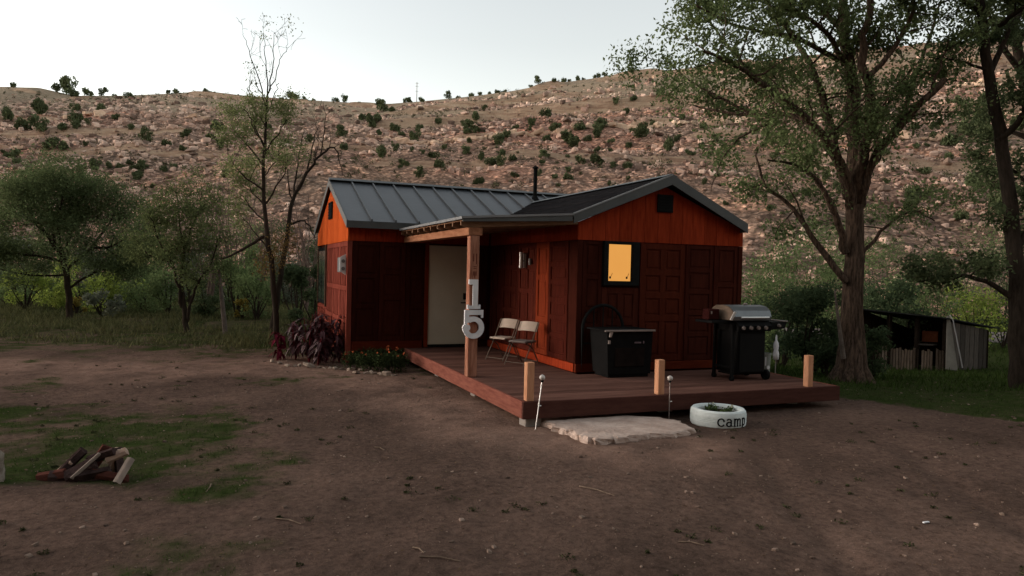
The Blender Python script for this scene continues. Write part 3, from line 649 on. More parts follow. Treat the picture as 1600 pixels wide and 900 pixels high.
for k in range(8):
    y0_ = yf+k*.48; y1_ = min(y0_+.48, 14.4)
    m = roof_sheet([(RX, y0_+.002, RZ), (xe, y0_+.002, ze), (xe, y1_-.002, ze), (RX, y1_-.002, RZ)], .05)
    link('roof_panel', m, steel, roof2)
link('ridge_cap', MB().prism([(RX-.12, yf-.012, RZ-.12*SL+.045), (RX, yf-.012, RZ+.045), (RX+.12, yf-.012, RZ-.12*SL+.045), (RX, yf-.012, RZ+.012)], (0, 5.4, 0)), trim, roof2)
link('rake_trim', MB().prism([(RX, yf-.025, RZ+.025), (RX, yf-.025, RZ-.13), (xk+.02, yf-.025, zk-.115), (xk+.02, yf-.025, zk+.02)], (0, .022, 0)), trim, roof2)
link('rake_trim', MB().prism([(RX+.001, yf-.025, RZ+.025), (RX+.001, yf-.025, RZ-.13), (xe+.02, yf-.025, ze-.14), (xe+.02, yf-.025, ze+.012)], (0, .022, 0)), trim, roof2)
lt = mat('pale_drip_edge', (.16, .17, .175), .35, .1, 4, spec=.5)
link('drip_edge', MB().prism([(RX, yf-.034, RZ+.034), (RX, yf-.034, RZ+.012), (xk, yf-.034, zk+.008), (xk, yf-.034, zk+.03)], (0, .03, 0)), lt, roof2)
link('drip_edge', MB().prism([(xk-.001, yf-.034, zk+.03), (xk-.001, yf-.034, zk), (xp-.01, yf-.034, zp-.012), (xp-.01, yf-.034, zp+.018)], (0, .03, 0)), lt, roof2)
link('drip_edge', MB().prism([(xp-.02, yf-.03, zp+.016), (xp-.02, yf-.03, zp-.022), (xp-.02, 13.25, zp-.022), (xp-.02, 13.25, zp+.016)], (.018, 0, 0)), lt, roof2)
link('fascia', MB().prism([(xk-.001, yf-.02, zk-.004), (xk-.001, yf-.02, zk-.085), (xp, yf-.02, zp-.055), (xp, yf-.02, zp-.014)], (0, .025, 0)), trim, roof2)
link('fascia', B((xe, yf-.02, ze-.13), (xe+.02, 14.9, ze+.005)), trim, roof2)
raft = mat('rafter_pine', (.20, .125, .08), .75, .25, 5, .2, 30, rnd=.15, stretch=(1, 6, 6))
for k in range(10):
    y_ = 9.62+k*.395
    m = MB().prism([(xp+.015, y_, zp-.047), (4.95, y_, zp-.047+(1.85)*.0676), (4.95, y_, zp-.13+(1.85)*.0676), (xp+.10, y_, zp-.13), (xp+.015, y_, zp-.10)], (0, .038, 0)); cpart('rafter', m, raft)
beamm = mat('rough_beam', (.20, .085, .045), .75, .4, 4, .4, 25, stretch=(4, 1, 4), col2=(.34, .17, .10))
cpart('beam', B((3.222, 9.60, 2.308), (3.43, 13.46, 2.420), .006), beamm)
pb = cpart('porch_post', B((3.25, 9.602, ZD+.004), (3.39, 9.742, 2.305), .008), mat('porch_post_wood', (.17, .065, .040), .7, .3, 3, .35, 25, stretch=(8, 8, 1), col2=(.36, .18, .12)))
carv = mat('carved_mark', (.10, .03, .02), .8, .1, 5)
m = MB()
for x_, za, zc in ((3.30, 1.94, 2.05), (3.34, 1.90, 2.05), (3.30, 1.74, 1.80), (3.32, 1.70, 1.80), (3.34, 1.74, 1.80)): m.box((x_, 9.598, za), (x_+.012, 9.601, zc))
for z_ in (1.86, 1.835): m.box((3.305, 9.598, z_), (3.35, 9.601, z_+.01))
link('carving', m, carv, pb)
# stove pipe
sp = cpart('stove_pipe', MB().tube([(6.735, 15.3, 3.30), (6.735, 15.3, 4.22)], .045, 14), blk, smooth=False)
link('rain_cap', MB().lathe([(.005, .07), (.075, .02), (.075, .0), (.04, 0)], (6.735, 15.3, 4.21), 14), blk, sp)
link('flashing', MB().lathe([(.12, 0), (.05, .12)], (6.735, 15.3, 3.45), 14), blk, sp)
# wall light on the side wall
t = thing('wall_lantern', (4.99, 11.65, 2.0), 'pale metal wall light on the dark side wall of the porch', 'wall light')
sil = mat('brushed_metal', (.42, .40, .38), .35, .1, 10, metal=.6)
link('backplate', B((4.955, 11.62, 1.88), (4.984, 11.70, 2.13), .005), sil, t)
link('lamp_tube', MB().tube([(4.90, 11.66, 1.87), (4.90, 11.66, 2.15)], .035, 12), sil, t)
link('bracket', MB().tube([(4.955, 11.66, 2.0), (4.93, 11.66, 2.0)], .012, 8), blk, t)
t = thing('doorbell_box', (4.99, 11.43, 1.98), 'small grey box on porch wall just right of the wall light', 'box')
link('housing', B((4.95, 11.40, 1.93), (4.984, 11.47, 2.04), .006), mat('grey_plastic', (.16, .15, .14), .5, .1, 5), t)
link('button', MB().tube([(4.944, 11.435, 1.985), (4.951, 11.435, 1.985)], .014, 10), sil, t)
# utility meter on the corner
t = thing('electric_meter', (Xl, 13.62, 1.7), 'white electric meter box with two round dials at the left corner', 'electric meter')
mw = mat('meter_white', (.55, .56, .55), .4, .08, 5); mg = mat('meter_grey', (.14, .15, .15), .5, .1, 5)
link('enclosure', B((Xl-.13, 13.62, 1.72), (Xl-.014, 13.90, 2.00), .012), mg, t)
link('cover', MB().prism([(Xl-.13, 13.615, 1.74), (Xl-.02, 13.615, 1.67), (Xl-.02, 13.615, 2.06), (Xl-.13, 13.615, 2.0)], (0, -.03, 0)), mw, t)
for z_ in (1.79, 1.93): link('dial', MB().tube([(Xl-.07, 13.584, z_), (Xl-.07, 13.572, z_)], [.034, .034], 14), mg, t)
# =============================================================== DECK
deckw = mat('redwood_deck_boards', (.080, .042, .032), .7, .3, 2, .3, 30, rnd=.22, stretch=(1, 7, 7), col2=(.14, .072, .056))
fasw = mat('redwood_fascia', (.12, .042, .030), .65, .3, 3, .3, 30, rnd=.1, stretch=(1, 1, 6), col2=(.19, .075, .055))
fas_shade = mat('shaded_front_fascia', (.050, .022, .018), .75, .3, 3, .3, 30, stretch=(1, 1, 6), col2=(.080, .036, .028))  # darker than the side edge boards; front shade put into its colour
DX0, DX1, DY0 = 3.26, 8.12, 7.60
deck = thing('deck', (DX0, DY0, 0), 'low redwood deck with wide boards wrapping the front of the cabin', 'deck')
y = DY0+.045; k = 0
while y < Yw-.06:
    w_ = .138; x1 = DX1-.04 if y+w_ < Yg-.02 else Xr-.03
    y1 = min(y+w_, Yw-.055)
    if y < Yg-.02 < y+w_: y1 = Yg-.022
    link('deck_board', B((DX0+.042, y, ZD-.028), (x1, y1, ZD+RN.uniform(-.002, .001)), .003), deckw, deck); y = y1+.006
link('edge_board', B((DX0, DY0, .10), (DX1, DY0+.04, ZD+.003), .004), fas_shade, deck)
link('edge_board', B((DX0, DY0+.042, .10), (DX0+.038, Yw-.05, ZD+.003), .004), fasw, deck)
link('edge_board', B((DX1-.038, DY0+.042, .10), (DX1, Yg-.03, ZD+.003), .004), fasw, deck)
cb = mat('concrete_block', (.22, .20, .18), .9, .2, 6, .4, 30)
for x_ in np.arange(DX0+.3, DX1-.2, .62): link('joist', B((x_, DY0+.042, .115), (x_+.038, (Yg if x_ > Xr else Yw)-.1, ZD-.03)), fasw, deck)
for x_, y_ in ((3.33, 7.68), (3.40, 9.7), (3.40, 11.6), (5.4, 8.0), (7.55, 8.0), (7.95, 9.2)): link('pier_block', B((x_, y_, -.08), (x_+.20, y_+.20, .112), .01), cb, deck)
postm = mat('post_wood', (.36, .17, .095), .7, .25, 3, .3, 25, rnd=.12, stretch=(8, 8, 1), col2=(.50, .27, .16))
for px, x_, hh in ((0, 3.325, .455), (1, 5.13, .44), (2, 7.58, .44)):
    # solid stub posts, grain showing on the cut top
    p_ = link('railing_post', B((x_, 7.652, ZD+.001), (x_+.093, 7.745, ZD+hh), .005), postm, deck)
# step slab
sl = [(852,658),(905,654),(980,649),(1030,652),(1062,658),(1081,669),(1062,676),(1020,679),(985,682),(958,684),(930,687),(908,681),(897,674),(876,671),(862,665)]
P0 = []
for a_, b_ in sl:
    d_ = ray(a_, b_); q = Vector((0, 0, H))+d_*((.055-H)/d_.z); q.z = 0; P0.append(q)
cen = sum(P0, Vector())/len(P0); bmx = bmesh.new(); rings = []
dense = []
for i in range(len(P0)):
    for k in range(4): f_ = k/4; q = P0[i].lerp(P0[(i+1) % len(P0)], f_); n_ = RN.uniform(-.04, .03); q = q+(q-cen).normalized()*n_; dense.append(q)
for sc_, z_, j in ((1.03, -.06, .015), (1.015, .02, .02), (1.0, .05, .012), (.97, .062, .006), (.8, .068, .004), (.5, .07, .004), (.2, .068, .003)):
    rings.append([bmx.verts.new((cen.x+(q.x-cen.x)*sc_+RN.uniform(-j, j), cen.y+(q.y-cen.y)*sc_+RN.uniform(-j, j), z_+RN.uniform(-j, j)*.6)) for q in dense])
for a_, b_ in zip(rings, rings[1:]):
    for i in range(len(dense)): bmx.faces.new((a_[i], a_[(i+1) % len(dense)], b_[(i+1) % len(dense)], b_[i]))
bmx.faces.new(rings[-1]); me = bpy.data.meshes.new('stone_slab'); bmx.to_mesh(me); bmx.free()
o = bpy.data.objects.new('stone_slab', me); COL.objects.link(o); me.materials.append(mat('pale_broken_concrete', (.30, .225, .185), .95, .3, 4, .8, 25, col2=(.50, .40, .34), spec=0)); tag(o, 'pale rough broken concrete slab serving as a step before the deck', 'step')
# =============================================================== THINGS ON AND AROUND THE DECK
wht = mat('chalky_white_paint', (.50, .51, .52), .6, .1, 6, .15, 20, col2=(.66, .67, .68))
def digit(name, parts, loc, label):
    m = MB()
    for P in parts: m.prism([(loc[0]+x, loc[1], loc[2]+z) for x, z in P], (0, -.035, 0))
    o = link(name, m, wht); tag(o, label, 'house number', 'white digits on the porch post'); return o
W1 = .165
digit('number_digit', [[(.02, .34), (.06, .345), (.06, .045), (.135, .045), (.135, .415), (.0, .415), (.0, .35)],
      [(-.02, 0), (.175, 0), (.175, .045), (-.02, .045)], [(-.02, .045), (.005, .045), (.005, .06), (-.02, .06)], [(.15, .045), (.175, .045), (.175, .06), (.15, .06)]], (3.235, 9.60, 1.27), 'tall white slab serif numeral 1 fixed to the porch post')
def ring5():
    c = (.155, .165); P = []; Q = []
    for k in range(25):
        t = math.radians(150-k*(150+205)/24+0)
    out = []; inn = []
    for k in range(23):
        t = math.radians(128-k*(128+182)/22); out.append((c[0]+.158*math.cos(t), c[1]+.158*math.sin(t))); inn.append((c[0]+.082*math.cos(t), c[1]+.086*math.sin(t)))
    quads = [[out[i], out[i+1], inn[i+1], inn[i]] for i in range(22)]
    blob = [(.048+.058*math.cos(a_), .165-.002+.052*math.sin(a_)) for a_ in [2*math.pi*k/14 for k in range(14)]]
    return quads+[blob, [(.02, .415), (.02, .20), (.085, .24), (.095, .27), (.085, .345), (.295, .345), (.295, .415)], [(.265, .345), (.265, .305), (.295, .305), (.295, .345)]]
m = MB()
q5 = ring5(); 
for i, P in enumerate(q5): m.prism([(3.16+x, 9.60-.0006*(i > 21)*(i-21), .84+z) for x, z in P], (0, -.035, 0))
o = link('number_digit', m, wht); tag(o, 'wide white numeral 5 fixed to the porch post below the 1', 'house number', 'white digits on the porch post')
# ---- folding chairs
chm = mat('chair_tube', (.09, .07, .055), .4, .1, 10, metal=.5); vin = mat('beige_vinyl', (.42, .35, .29), .5, .1, 5); vin2 = mat('grey_vinyl', (.15, .13, .12), .5, .1, 5)
def chair(loc, rz, lab, sm):
    t = thing('folding_chair', loc, lab, 'chair', 'folding chairs on the porch', rz)
    r = .011; Wc = .215
    for s_ in (-1, 1):
        x = s_*Wc
        kid('leg', MB().tube([(x, -.28, 0), (x, -.02, .42), (x, .19, .84)], r, 6), chm, t)
        kid('leg', MB().tube([(x*.93, .26, 0), (x*.93, .06, .30), (x*.93, -.17, .44)], r, 6), chm, t)
    kid('stretcher', MB().tube([(-Wc, -.25, .05), (Wc, -.25, .05)], r*.8, 6).tube([(-Wc*.93, .235, .05), (Wc*.93, .235, .05)], r*.8, 6), chm, t)
    kid('seat', MB().box((-.20, -.20, .435), (.20, .17, .475), .014), sm, t)
    M = Matrix.Translation((0, .175, .74)) @ Matrix.Rotation(math.radians(-25), 4, 'X')
    m = MB(); n = 8
    for k in range(n):
        a0, a1 = -.215+.43*k/n, -.215+.43*(k+1)/n; f_ = lambda a: .10*(a/.215)**2*.35-.035
        V = [M @ Vector(p) for p in ((a0, f_(a0), -.10), (a1, f_(a1), -.10), (a1, f_(a1), .10), (a0, f_(a0), .10))]
        m.prism(V, M.to_3x3() @ Vector((0, .022, 0)))
    kid('backrest', m, vin, t); t.scale = (.86, .86, .82); return t
def on_deck(px, py, z): d = ray(px, py); return Vector((0, 0, H))+d*((z-H)/d.z)
c1 = chair((4.50, 11.42, ZD+.002), math.radians(-60), 'folding chair with pale seat nearest the white door', vin)
c2 = chair((4.60, 10.80, ZD+.002), math.radians(-58), 'folding chair with grey seat nearest the orange panel', vin2)
# ---- black bin with pale rim
bk = mat('black_plastic', (.008, .008, .008),   .8, .2, 5, .1, 20, spec=.02); rimm = mat('dull_aluminium', (.26, .22, .20), .4, .1, 8, metal=.4)
t = thing('deck_box', (5.55, 9.25, ZD), 'black tapered storage bin with pale metal rim below the lit window', 'bin')
def frus(x0, x1, y0, y1, z0, X0, X1, Y0, Y1, z1):
    V = [(x0,y0,z0),(x1,y0,z0),(x1,y1,z0),(x0,y1,z0),(X0,Y0,z1),(X1,Y0,z1),(X1,Y1,z1),(X0,Y1,z1)]
    return MB().add(V, [(3,2,1,0),(4,5,6,7),(0,1,5,4),(1,2,6,5),(2,3,7,6),(3,0,4,7)])
link('body', frus(5.20, 5.92, 9.05, 9.50, ZD+.05, 5.16, 5.93, 9.02, 9.55, .975), bk, t)
link('lid', B((5.11, 9.0, .978), (5.935, 9.58, 1.001), .004), bk, t); link('rim', B((5.10, 8.972, .976), (5.945, 8.998, 1.003), .004), rimm, t)
link('foot_rail', B((5.22, 9.07, ZD+.002), (5.90, 9.48, ZD+.05), .008), bk, t)
link('latch', MB().prism([(5.19, 8.99, .972), (5.24, 8.99, .972), (5.21, 8.985, .90), (5.18, 8.985, .90)], (0, .02, 0)).box((5.175, 9.0, .80), (5.205, 9.02, .85)), rimm, t)
link('badge', MB().box((5.62, 9.018, .80), (5.73, 9.028, .822)).box((5.765, 9.018, .795), (5.782, 9.028, .835)), mat('dim_badge', (.13, .10, .11), .5, .1, 5), t)
link('front_panel', B((5.30, 9.028, .46), (5.80, 9.045, .74), .01), mat('dark_brown_panel', (.012, .009, .008), .8, .3, 8), t)
t = thing('arched_rack', (5.45, 9.56, ZD), 'black arched metal back rising behind the black bin', 'rack')
P = [(5.06, 9.60, ZD), (5.06, 9.60, .95)]+[(5.41-.35*math.cos(a_), 9.60, .97+.36*math.sin(a_)) for a_ in np.linspace(.15, 3.0, 12)]+[(5.76, 9.60, .95), (5.76, 9.60, ZD)]
link('frame', MB().tube(P, .024, 8), blk, t); link('crossbar', MB().tube([(5.06, 9.60, .75), (5.76, 9.60, .75)], .015, 6), blk, t)
for x_ in (5.25, 5.41, 5.57): link('spindle', MB().tube([(x_, 9.60, .75), (x_, 9.60, .97+.36*math.sqrt(max(0, 1-((x_-5.41)/.35)**2)))], .010, 6), blk, t)
# ---- gas grill
gb = mat('grill_black_enamel', (.006, .006, .006), .6, .15, 5, spec=.05); ss_ = mat('stainless_lid', (.15, .16, .165), .35, .1, 3, .05, 30, metal=.5); chrome = mat('bright_chrome', (.62, .62, .60), .3, .05, 5, metal=.4)
gx, gy = 6.93, 8.38
t = thing('gas_grill', (gx+.3, gy+.25, ZD), 'black gas grill with silver lid standing near the right end of the deck', 'grill')
link('cabinet', B((gx+.03, gy, .40), (gx+.53, gy+.48, 1.02), .01), gb, t)
link('door', B((gx+.05, gy-.018, .42), (gx+.51, gy-.002, .98), .006), gb, t)
link('control_panel', MB().prism([(gx-.02, gy-.05, 1.02), (gx-.02, gy-.07, 1.10), (gx-.02, gy+.0, 1.175), (gx-.02, gy+.45, 1.175), (gx-.02, gy+.45, 1.02)], (.60, 0, 0)), gb, t)
for k in range(4): link('knob', MB().tube([(gx+.06+k*.135, gy-.06, 1.075), (gx+.06+k*.135, gy-.095, 1.07)], [.030, .024], 14), rimm, t)
link('side_shelf', MB().prism([(gx+.59, gy-.05, 1.04), (gx+.84, gy-.05, 1.06), (gx+.88, gy-.05, 1.155), (gx+.59, gy-.05, 1.155)], (0, .46, 0)), gb, t)
link('knob', MB().tube([(gx+.72, gy-.052, 1.105), (gx+.72, gy-.085, 1.10)], [.026, .020], 14), rimm, t)
link('side_burner_edge', B((gx+.80, gy-.055, 1.158), (gx+.90, gy+.41, 1.172), .004), rimm, t)
prof = [(-.04, 1.18), (-.055, 1.235), (-.02, 1.32), (.06, 1.375), (.20, 1.395), (.34, 1.385), (.43, 1.33), (.46, 1.18)]
lid = link('lid', MB().prism([(gx-.09, gy+y_, z_) for y_, z_ in prof], (.67, 0, 0)), ss_, t)
link('end_cap', MB().prism([(gx-.112, gy+y_*1.02, z_) for y_, z_ in prof], (.021, 0, 0)), mat('tan_cast_end', (.16, .12, .09), .5, .2, 6), t)
link('handle', MB().tube([(gx-.0, gy-.095, 1.225), (gx+.50, gy-.095, 1.225)], .014, 8).tube([(gx+.03, gy-.095, 1.225), (gx+.03, gy-.04, 1.235)], .008, 6).tube([(gx+.47, gy-.095, 1.225), (gx+.47, gy-.04, 1.235)], .008, 6), chrome, lid)
link('side_bracket', MB().prism([(gx-.16, gy-.05, 1.19), (gx-.12, gy-.05, 1.185), (gx-.07, gy-.07, 1.30), (gx-.10, gy-.07, 1.31)], (0, .02, 0)), chrome, t)
link('chimney_nub', B((gx+.28, gy+.18, 1.394), (gx+.34, gy+.22, 1.42), .006), rimm, t)
for x_, y_ in ((gx-.075, gy+.02), (gx-.075, gy+.42), (gx+.50, gy+.44)): link('leg', B((x_, y_-.02, ZD+.04), (x_+.045, y_+.02, .40 if x_ > gx+.2 else 1.13), .004), gb, t)
link('bottom_shelf', B((gx+.0, gy+.06, .375), (gx+.53, gy+.40, .398), .004), gb, t)
for x_, y_ in ((gx-.055, gy+.0), (gx-.055, gy+.40)): link('caster', MB().tube([(x_-.02, y_+.02, ZD+.035), (x_+.03, y_+.02, ZD+.035)], .034, 12), bk, t)
for y_ in (gy+.02, gy+.44): 
    wh = link('wheel', MB().tube([(gx+.545, y_, ZD+.075), (gx+.59, y_, ZD+.075)], .075, 18), bk, t); link('hub', MB().tube([(gx+.592, y_, ZD+.075), (gx+.598, y_, ZD+.075)], .03, 12), gb, wh)
link('side_shelf', B((gx-.42, gy+.03, 1.135), (gx-.125, gy+.42, 1.172), .006), gb, t)
link('stretcher', B((gx-.07, gy+.04, .47), (gx-.035, gy+.42, .50), .004), gb, t)
t = thing('small_box', (6.72, 8.62, 1.174), 'small dark red box with a pale latch on the left shelf of the gas grill', 'box')
link('body', B((6.57, 8.56, 1.174), (6.76, 8.72, 1.33), .01), mat('dark_red_tin', (.035, .010, .009), .4, .2, 6), t); link('latch', B((6.60, 8.548, 1.26), (6.625, 8.558, 1.30), .004), rimm, t)
# pale bucket behind the grill
t = thing('bucket', (7.93, 8.95, ZD), 'pale grey green plastic bucket behind the right wheel of the grill', 'bucket')
pl = mat('milky_plastic', (.20, .22, .20), .5, .12, 5)
link('body', MB().lathe([(.001, .004), (.105, .004), (.118, .30), (.126, .30), (.126, .325), (.112, .325), (.10, .03), (.001, .03)], (7.93, 8.95, ZD), 24), pl, t, smooth=False)
link('bail', MB().tube([(7.93+.124*math.cos(a_), 8.95-.02, ZD+.31+.13*math.sin(a_)) for a_ in np.linspace(0, math.pi, 11)], .006, 6), blk, t)
link('print', MB().prism([(7.865, 8.828, ZD+.14), (7.885, 8.823, ZD+.14), (7.885, 8.823, ZD+.27), (7.865, 8.828, ZD+.27)], (0, .003, 0)).prism([(7.93+.03*math.cos(a_), 8.826, ZD+.11+.03*math.sin(a_)) for a_ in np.linspace(0, 6.0, 12)], (0, .003, 0)), wht, t)
# white ornament behind the deck
gx_, gy_ = 8.55, 9.35; gz_ = Z(gx_, gy_)
t = thing('garden_ornament', (gx_, gy_, gz_), 'small white garden figure on a stake beside the bushes behind the deck', 'ornament')
link('stake', MB().tube([(gx_, gy_, gz_-.05), (gx_, gy_, gz_+.52)], .008, 6), sil, t)
link('figure', MB().lathe([(.001, .45), (.045, .47), (.052, .56), (.035, .62), (.045, .68), (.04, .74), (.018, .78), (.012, .86), (.001, .88)], (gx_, gy_, gz_), 12), wht, t, smooth=True)
# solar stake lights
def stake(x, y, zt, dx, label, base):
    t = thing('solar_light', (x, y, Z(x, y)), label, 'garden light', 'solar stake lights before the deck')
    z_ = Z(x, y)
    link('pole', MB().tube([(x, y, z_-.04), (x+dx, y, zt-.03)], .0065, 8), base, t)
    link('collar', MB().lathe([(.008, -.055), (.018, -.045), (.016, -.022)], (x+dx, y, zt), 12), blk, t)
    link('globe', MB().lathe([(.012, -.03), (.030, -.018), (.036, 0), (.030, .02), (.012, .033), (.001, .036)], (x+dx, y, zt), 16), mat('frosted_globe', (.40, .37, .34), .25, .2, 30, spec=.6), t, smooth=True)
    link('clip', MB().tube([(x+dx*.48+.006, y-.008, z_+(zt-z_)*.46), (x+dx*.48+.03, y-.008, z_+(zt-z_)*.46)], .007, 6), chrome, t)
p = G(836, 672); stake(p.x, p.y, .60, .075, 'leaning silver solar light at the left front corner of the deck', chrome)
p = at(1047, 591, uv(5.34, 7.50)[1]); stake(p.x, p.y, p.z, 0.0, 'solar globe on a dark stake beside the middle stub post', rimm)
# ---- tyre planter
tyc = G(1121, 663); tcx, tcy = tyc.x+.02, tyc.y+.02; tz = Z(tcx, tcy)-.015; TR = .335; TH = .215
t = thing('tyre_planter', (tcx, tcy, tz), 'white painted tyre planter lettered camp with small plants inside', 'planter')
tw = mat('white_tyre_paint', (.50, .56, .55), .55, .08, 9, .25, 30, col2=(.60, .66, .65))
tp = [(TR*.72, .01), (TR*.93, .0), (TR*.985, .03), (TR, .07)]
for z_ in (.085, .105, .125): tp += [(TR, z_-.006), (TR-.006, z_-.003), (TR-.006, z_+.001), (TR, z_+.004)]
tp += [(TR, .155), (TR*.975, .195), (TR*.92, TH), (TR*.80, TH-.004), (TR*.74, .185), (TR*.745, .14)]
link('tyre', MB().lathe(tp, (tcx, tcy, tz), 56), tw, t, smooth=False)
link('soil', MB().lathe([(TR*.75, .155), (.12, .17), (.001, .165)], (tcx, tcy, tz), 24), mat('potting_soil', (.03, .022, .016), 1, .4, 30, .6, 40), t)
# letters as strokes laid on the tread: x along the surface, z up (em height .1)
def arc(cx, cz, rx, rz, a0, a1, n=10): return [(cx+rx*math.cos(math.radians(a0+(a1-a0)*k/n)), cz+rz*math.sin(math.radians(a0+(a1-a0)*k/n))) for k in range(n+1)]
GL = {'c': (.088, [arc(.042, .05, .036, .046, 40, 325, 14), [(.068, .078), (.072, .060)]]),
      'a': (.088, [arc(.036, .068, .024, .026, 150, 0, 7)+[(.060, .012), (.074, .006)], arc(.036, .030, .026, .026, 80, 350, 10), [(.036, .056), (.060, .056)]]),
      'm': (.118, [[(.014, .004), (.014, .094)], [(.002, .004), (.026, .004)], [(.004, .094), (.014, .094)], arc(.034, .070, .018, .024, 170, 0, 6)+[(.052, .004)], [(.042, .004), (.062, .004)], arc(.074, .070, .018, .024, 170, 0, 6)+[(.092, .004)], [(.082, .004), (.104, .004)]]),
      'p': (.09, [[(.014, -.036), (.014, .094)], [(.002, -.036), (.028, -.036)], [(.004, .094), (.014, .094)], arc(.038, .050, .028, .044, 150, -150, 12)])}
ink = mat('black_lettering', (.012, .013, .013), .5, .2, 10)
tocam = math.atan2(-tcy, -tcx); lx = 0; pc = math.atan2(sY, cY)
camdir = math.atan2(-tcy, -tcx)
cur = -.005; SC = .96
for ch in 'camp':
    adv, st_ = GL[ch]; m = MB()
    for P in st_:
        for i in range(len(P)-1):
            (x0_, z0_), (x1_, z1_) = P[i], P[i+1]; L_ = math.hypot(x1_-x0_, z1_-z0_) or 1e-6; nx, nz_ = -(z1_-z0_)/L_, (x1_-x0_)/L_
            hw = .0062+.0025*abs(nx); ex, ez = (x1_-x0_)/L_*.003, (z1_-z0_)/L_*.003; V = []
            for rr in (TR-.001, TR+.0032):
                for (xx, zz) in ((x0_-ex+nx*hw, z0_-ez+nz_*hw), (x1_+ex+nx*hw, z1_+ez+nz_*hw), (x1_+ex-nx*hw, z1_+ez-nz_*hw), (x0_-ex-nx*hw, z0_-ez-nz_*hw)):
                    th = camdir+(cur+xx*SC*1.12)/TR; V.append((tcx+rr*math.cos(th), tcy+rr*math.sin(th), tz+.047+zz*SC))
            m.add(V, [(3, 2, 1, 0), (4, 5, 6, 7), (0, 1, 5, 4), (1, 2, 6, 5), (2, 3, 7, 6), (3, 0, 4, 7)])
    link('letter', m, ink, t); cur += adv*SC*1.12+.004
leafg = mat('planter_leaf', (.035, .060, .022), .7, .3, 20, island=.3, col2=(.07, .10, .04)); petal = mat('pale_petal', (.55, .55, .42), .7, .1, 10, island=.2)
for k in range(9):
    a_ = RN.uniform(0, 6.28); r_ = RN.uniform(.02, .17); x_, y_ = tcx+.04+r_*math.cos(a_), tcy+.05+r_*math.sin(a_)
    C = clumps([(x_, y_, tz+.195)], .045, 40, .9, .5); pp = tag(link('seedling', np_mesh('seedling', *leaves(C, .03)), leafg), 'small green seedling growing inside the white tyre planter', 'plant', 'seedlings in the tyre planter')
    if k in (1, 4, 6): link('blossom', np_mesh('blossom', *leaves(clumps([(x_, y_-.02, tz+.235)], .014, 8), .022)), petal, pp)
# ---- firewood
bark = mat('firewood_bark', (.045, .030, .028), .9, .4, 14, .6, 40, rnd=.3); cut = mat('split_wood', (.26, .18, .14), .8, .3, 6, .3, 30, rnd=.3, stretch=(1, 6, 6), col2=(.36, .27, .21)); cutr = mat('red_split_wood', (.07, .028, .022), .8, .3, 6, .3, 30, rnd=.3, stretch=(1, 6, 6)); cutp = mat('bleached_wood', (.24, .20, .17), .8, .2, 6, .2, 30)
PT = 'red brown at the left end|tan, slanting at the left end|dark barked, tilted up in the left part|grey, low at the left front|red brown, flat at the left front|pale, bleached and slanting in the middle|dark, lying under the bleached log|red brown, leaning in the middle|grey barked, on top of the middle|dark, at the back of the middle|tan, upright near the right end|pale pinkish, standing at the right end|reddish, lying at the right front|dark, at the right back|small tan, on top at the right|thin grey splinter across the front'.split('|')
LG = [(82,748,12,.20,cutr,1),(98,742,38,.20,cut,.6),(112,722,50,.20,bark,1.1),(104,752,-6,.22,bark,.8),(122,750,4,.22,cutr,.9),(134,728,46,.22,cutp,.36),(140,748,10,.24,bark,1.1),(152,728,60,.22,cutr,1),(160,712,20,.20,bark,.9),(126,735,30,.20,bark,1.0),(178,722,70,.20,cut,.9),(194,735,68,.17,cutp,.6),(172,748,-8,.24,cutr,.9),(186,728,100,.20,bark,.9),(182,712,25,.14,cut,.7),(146,755,3,.20,bark,.4)]
for i, (px, py, ang, Ln, mm, th) in enumerate(LG):
    v_ = 5.96+.07*math.sin(i*2.1)+(.10 if py < 735 else -.02)-(.09 if mm is cutp else 0); p = at(px, py, v_); wd = .036*th; yaw_ = RN.uniform(-.6, .6)
    d_ = Vector((math.cos(math.radians(ang))*cY, -math.cos(math.radians(ang))*sY, math.sin(math.radians(ang))))+Vector((sY, cY, 0))*yaw_*.7
    d_.normalize(); s1 = d_.cross(Vector((.1, 1, .3))).normalized(); s2 = d_.cross(s1); rr_ = RN.uniform(0, 6)
    poly = [(wd*r_*math.cos(a_+rr_), wd*r_*math.sin(a_+rr_)) for a_, r_ in ((0, 1.5), (1.1, 1.0), (2.2, 1.15), (3.4, 1.5), (4.6, .95), (5.4, 1.2))]
    c_ = Vector((p.x, p.y, p.z)); P = [c_-d_*Ln*.62*RN.uniform(.94, 1.04)+s1*a_+s2*b_ for a_, b_ in poly]
    lo = min(min(q.z for q in P), min((q+d_*Ln).z for q in P)); gz0 = Z(p.x, p.y)-.015
    if lo < gz0: P = [q+Vector((0, 0, gz0-lo)) for q in P]
    o = link('firewood_log', MB().prism(P, d_*Ln*1.24), mm); tag(o, 'split firewood log, '+PT[i], 'log', 'split logs heaped on the grass')
# pale stump at left edge
p = G(-6, 752); m = MB(); n_ = 12
prof = [(.06, -.03), (.055, .08), (.05, .16), (.045, .22), (.02, .25)]
m.lathe(prof, (p.x, p.y, p.z), n_); m.v = [(a_+RN.uniform(-.012, .012), b_+RN.uniform(-.012, .012), c_+RN.uniform(-.015, .015)) for a_, b_, c_ in m.v]
o = link('stump', m, mat('bleached_stump', (.10, .08, .06), .9, .4, 12, .6, 30, col2=(.28, .25, .21))); tag(o, 'pale weathered stump at the left edge near the firewood', 'stump')
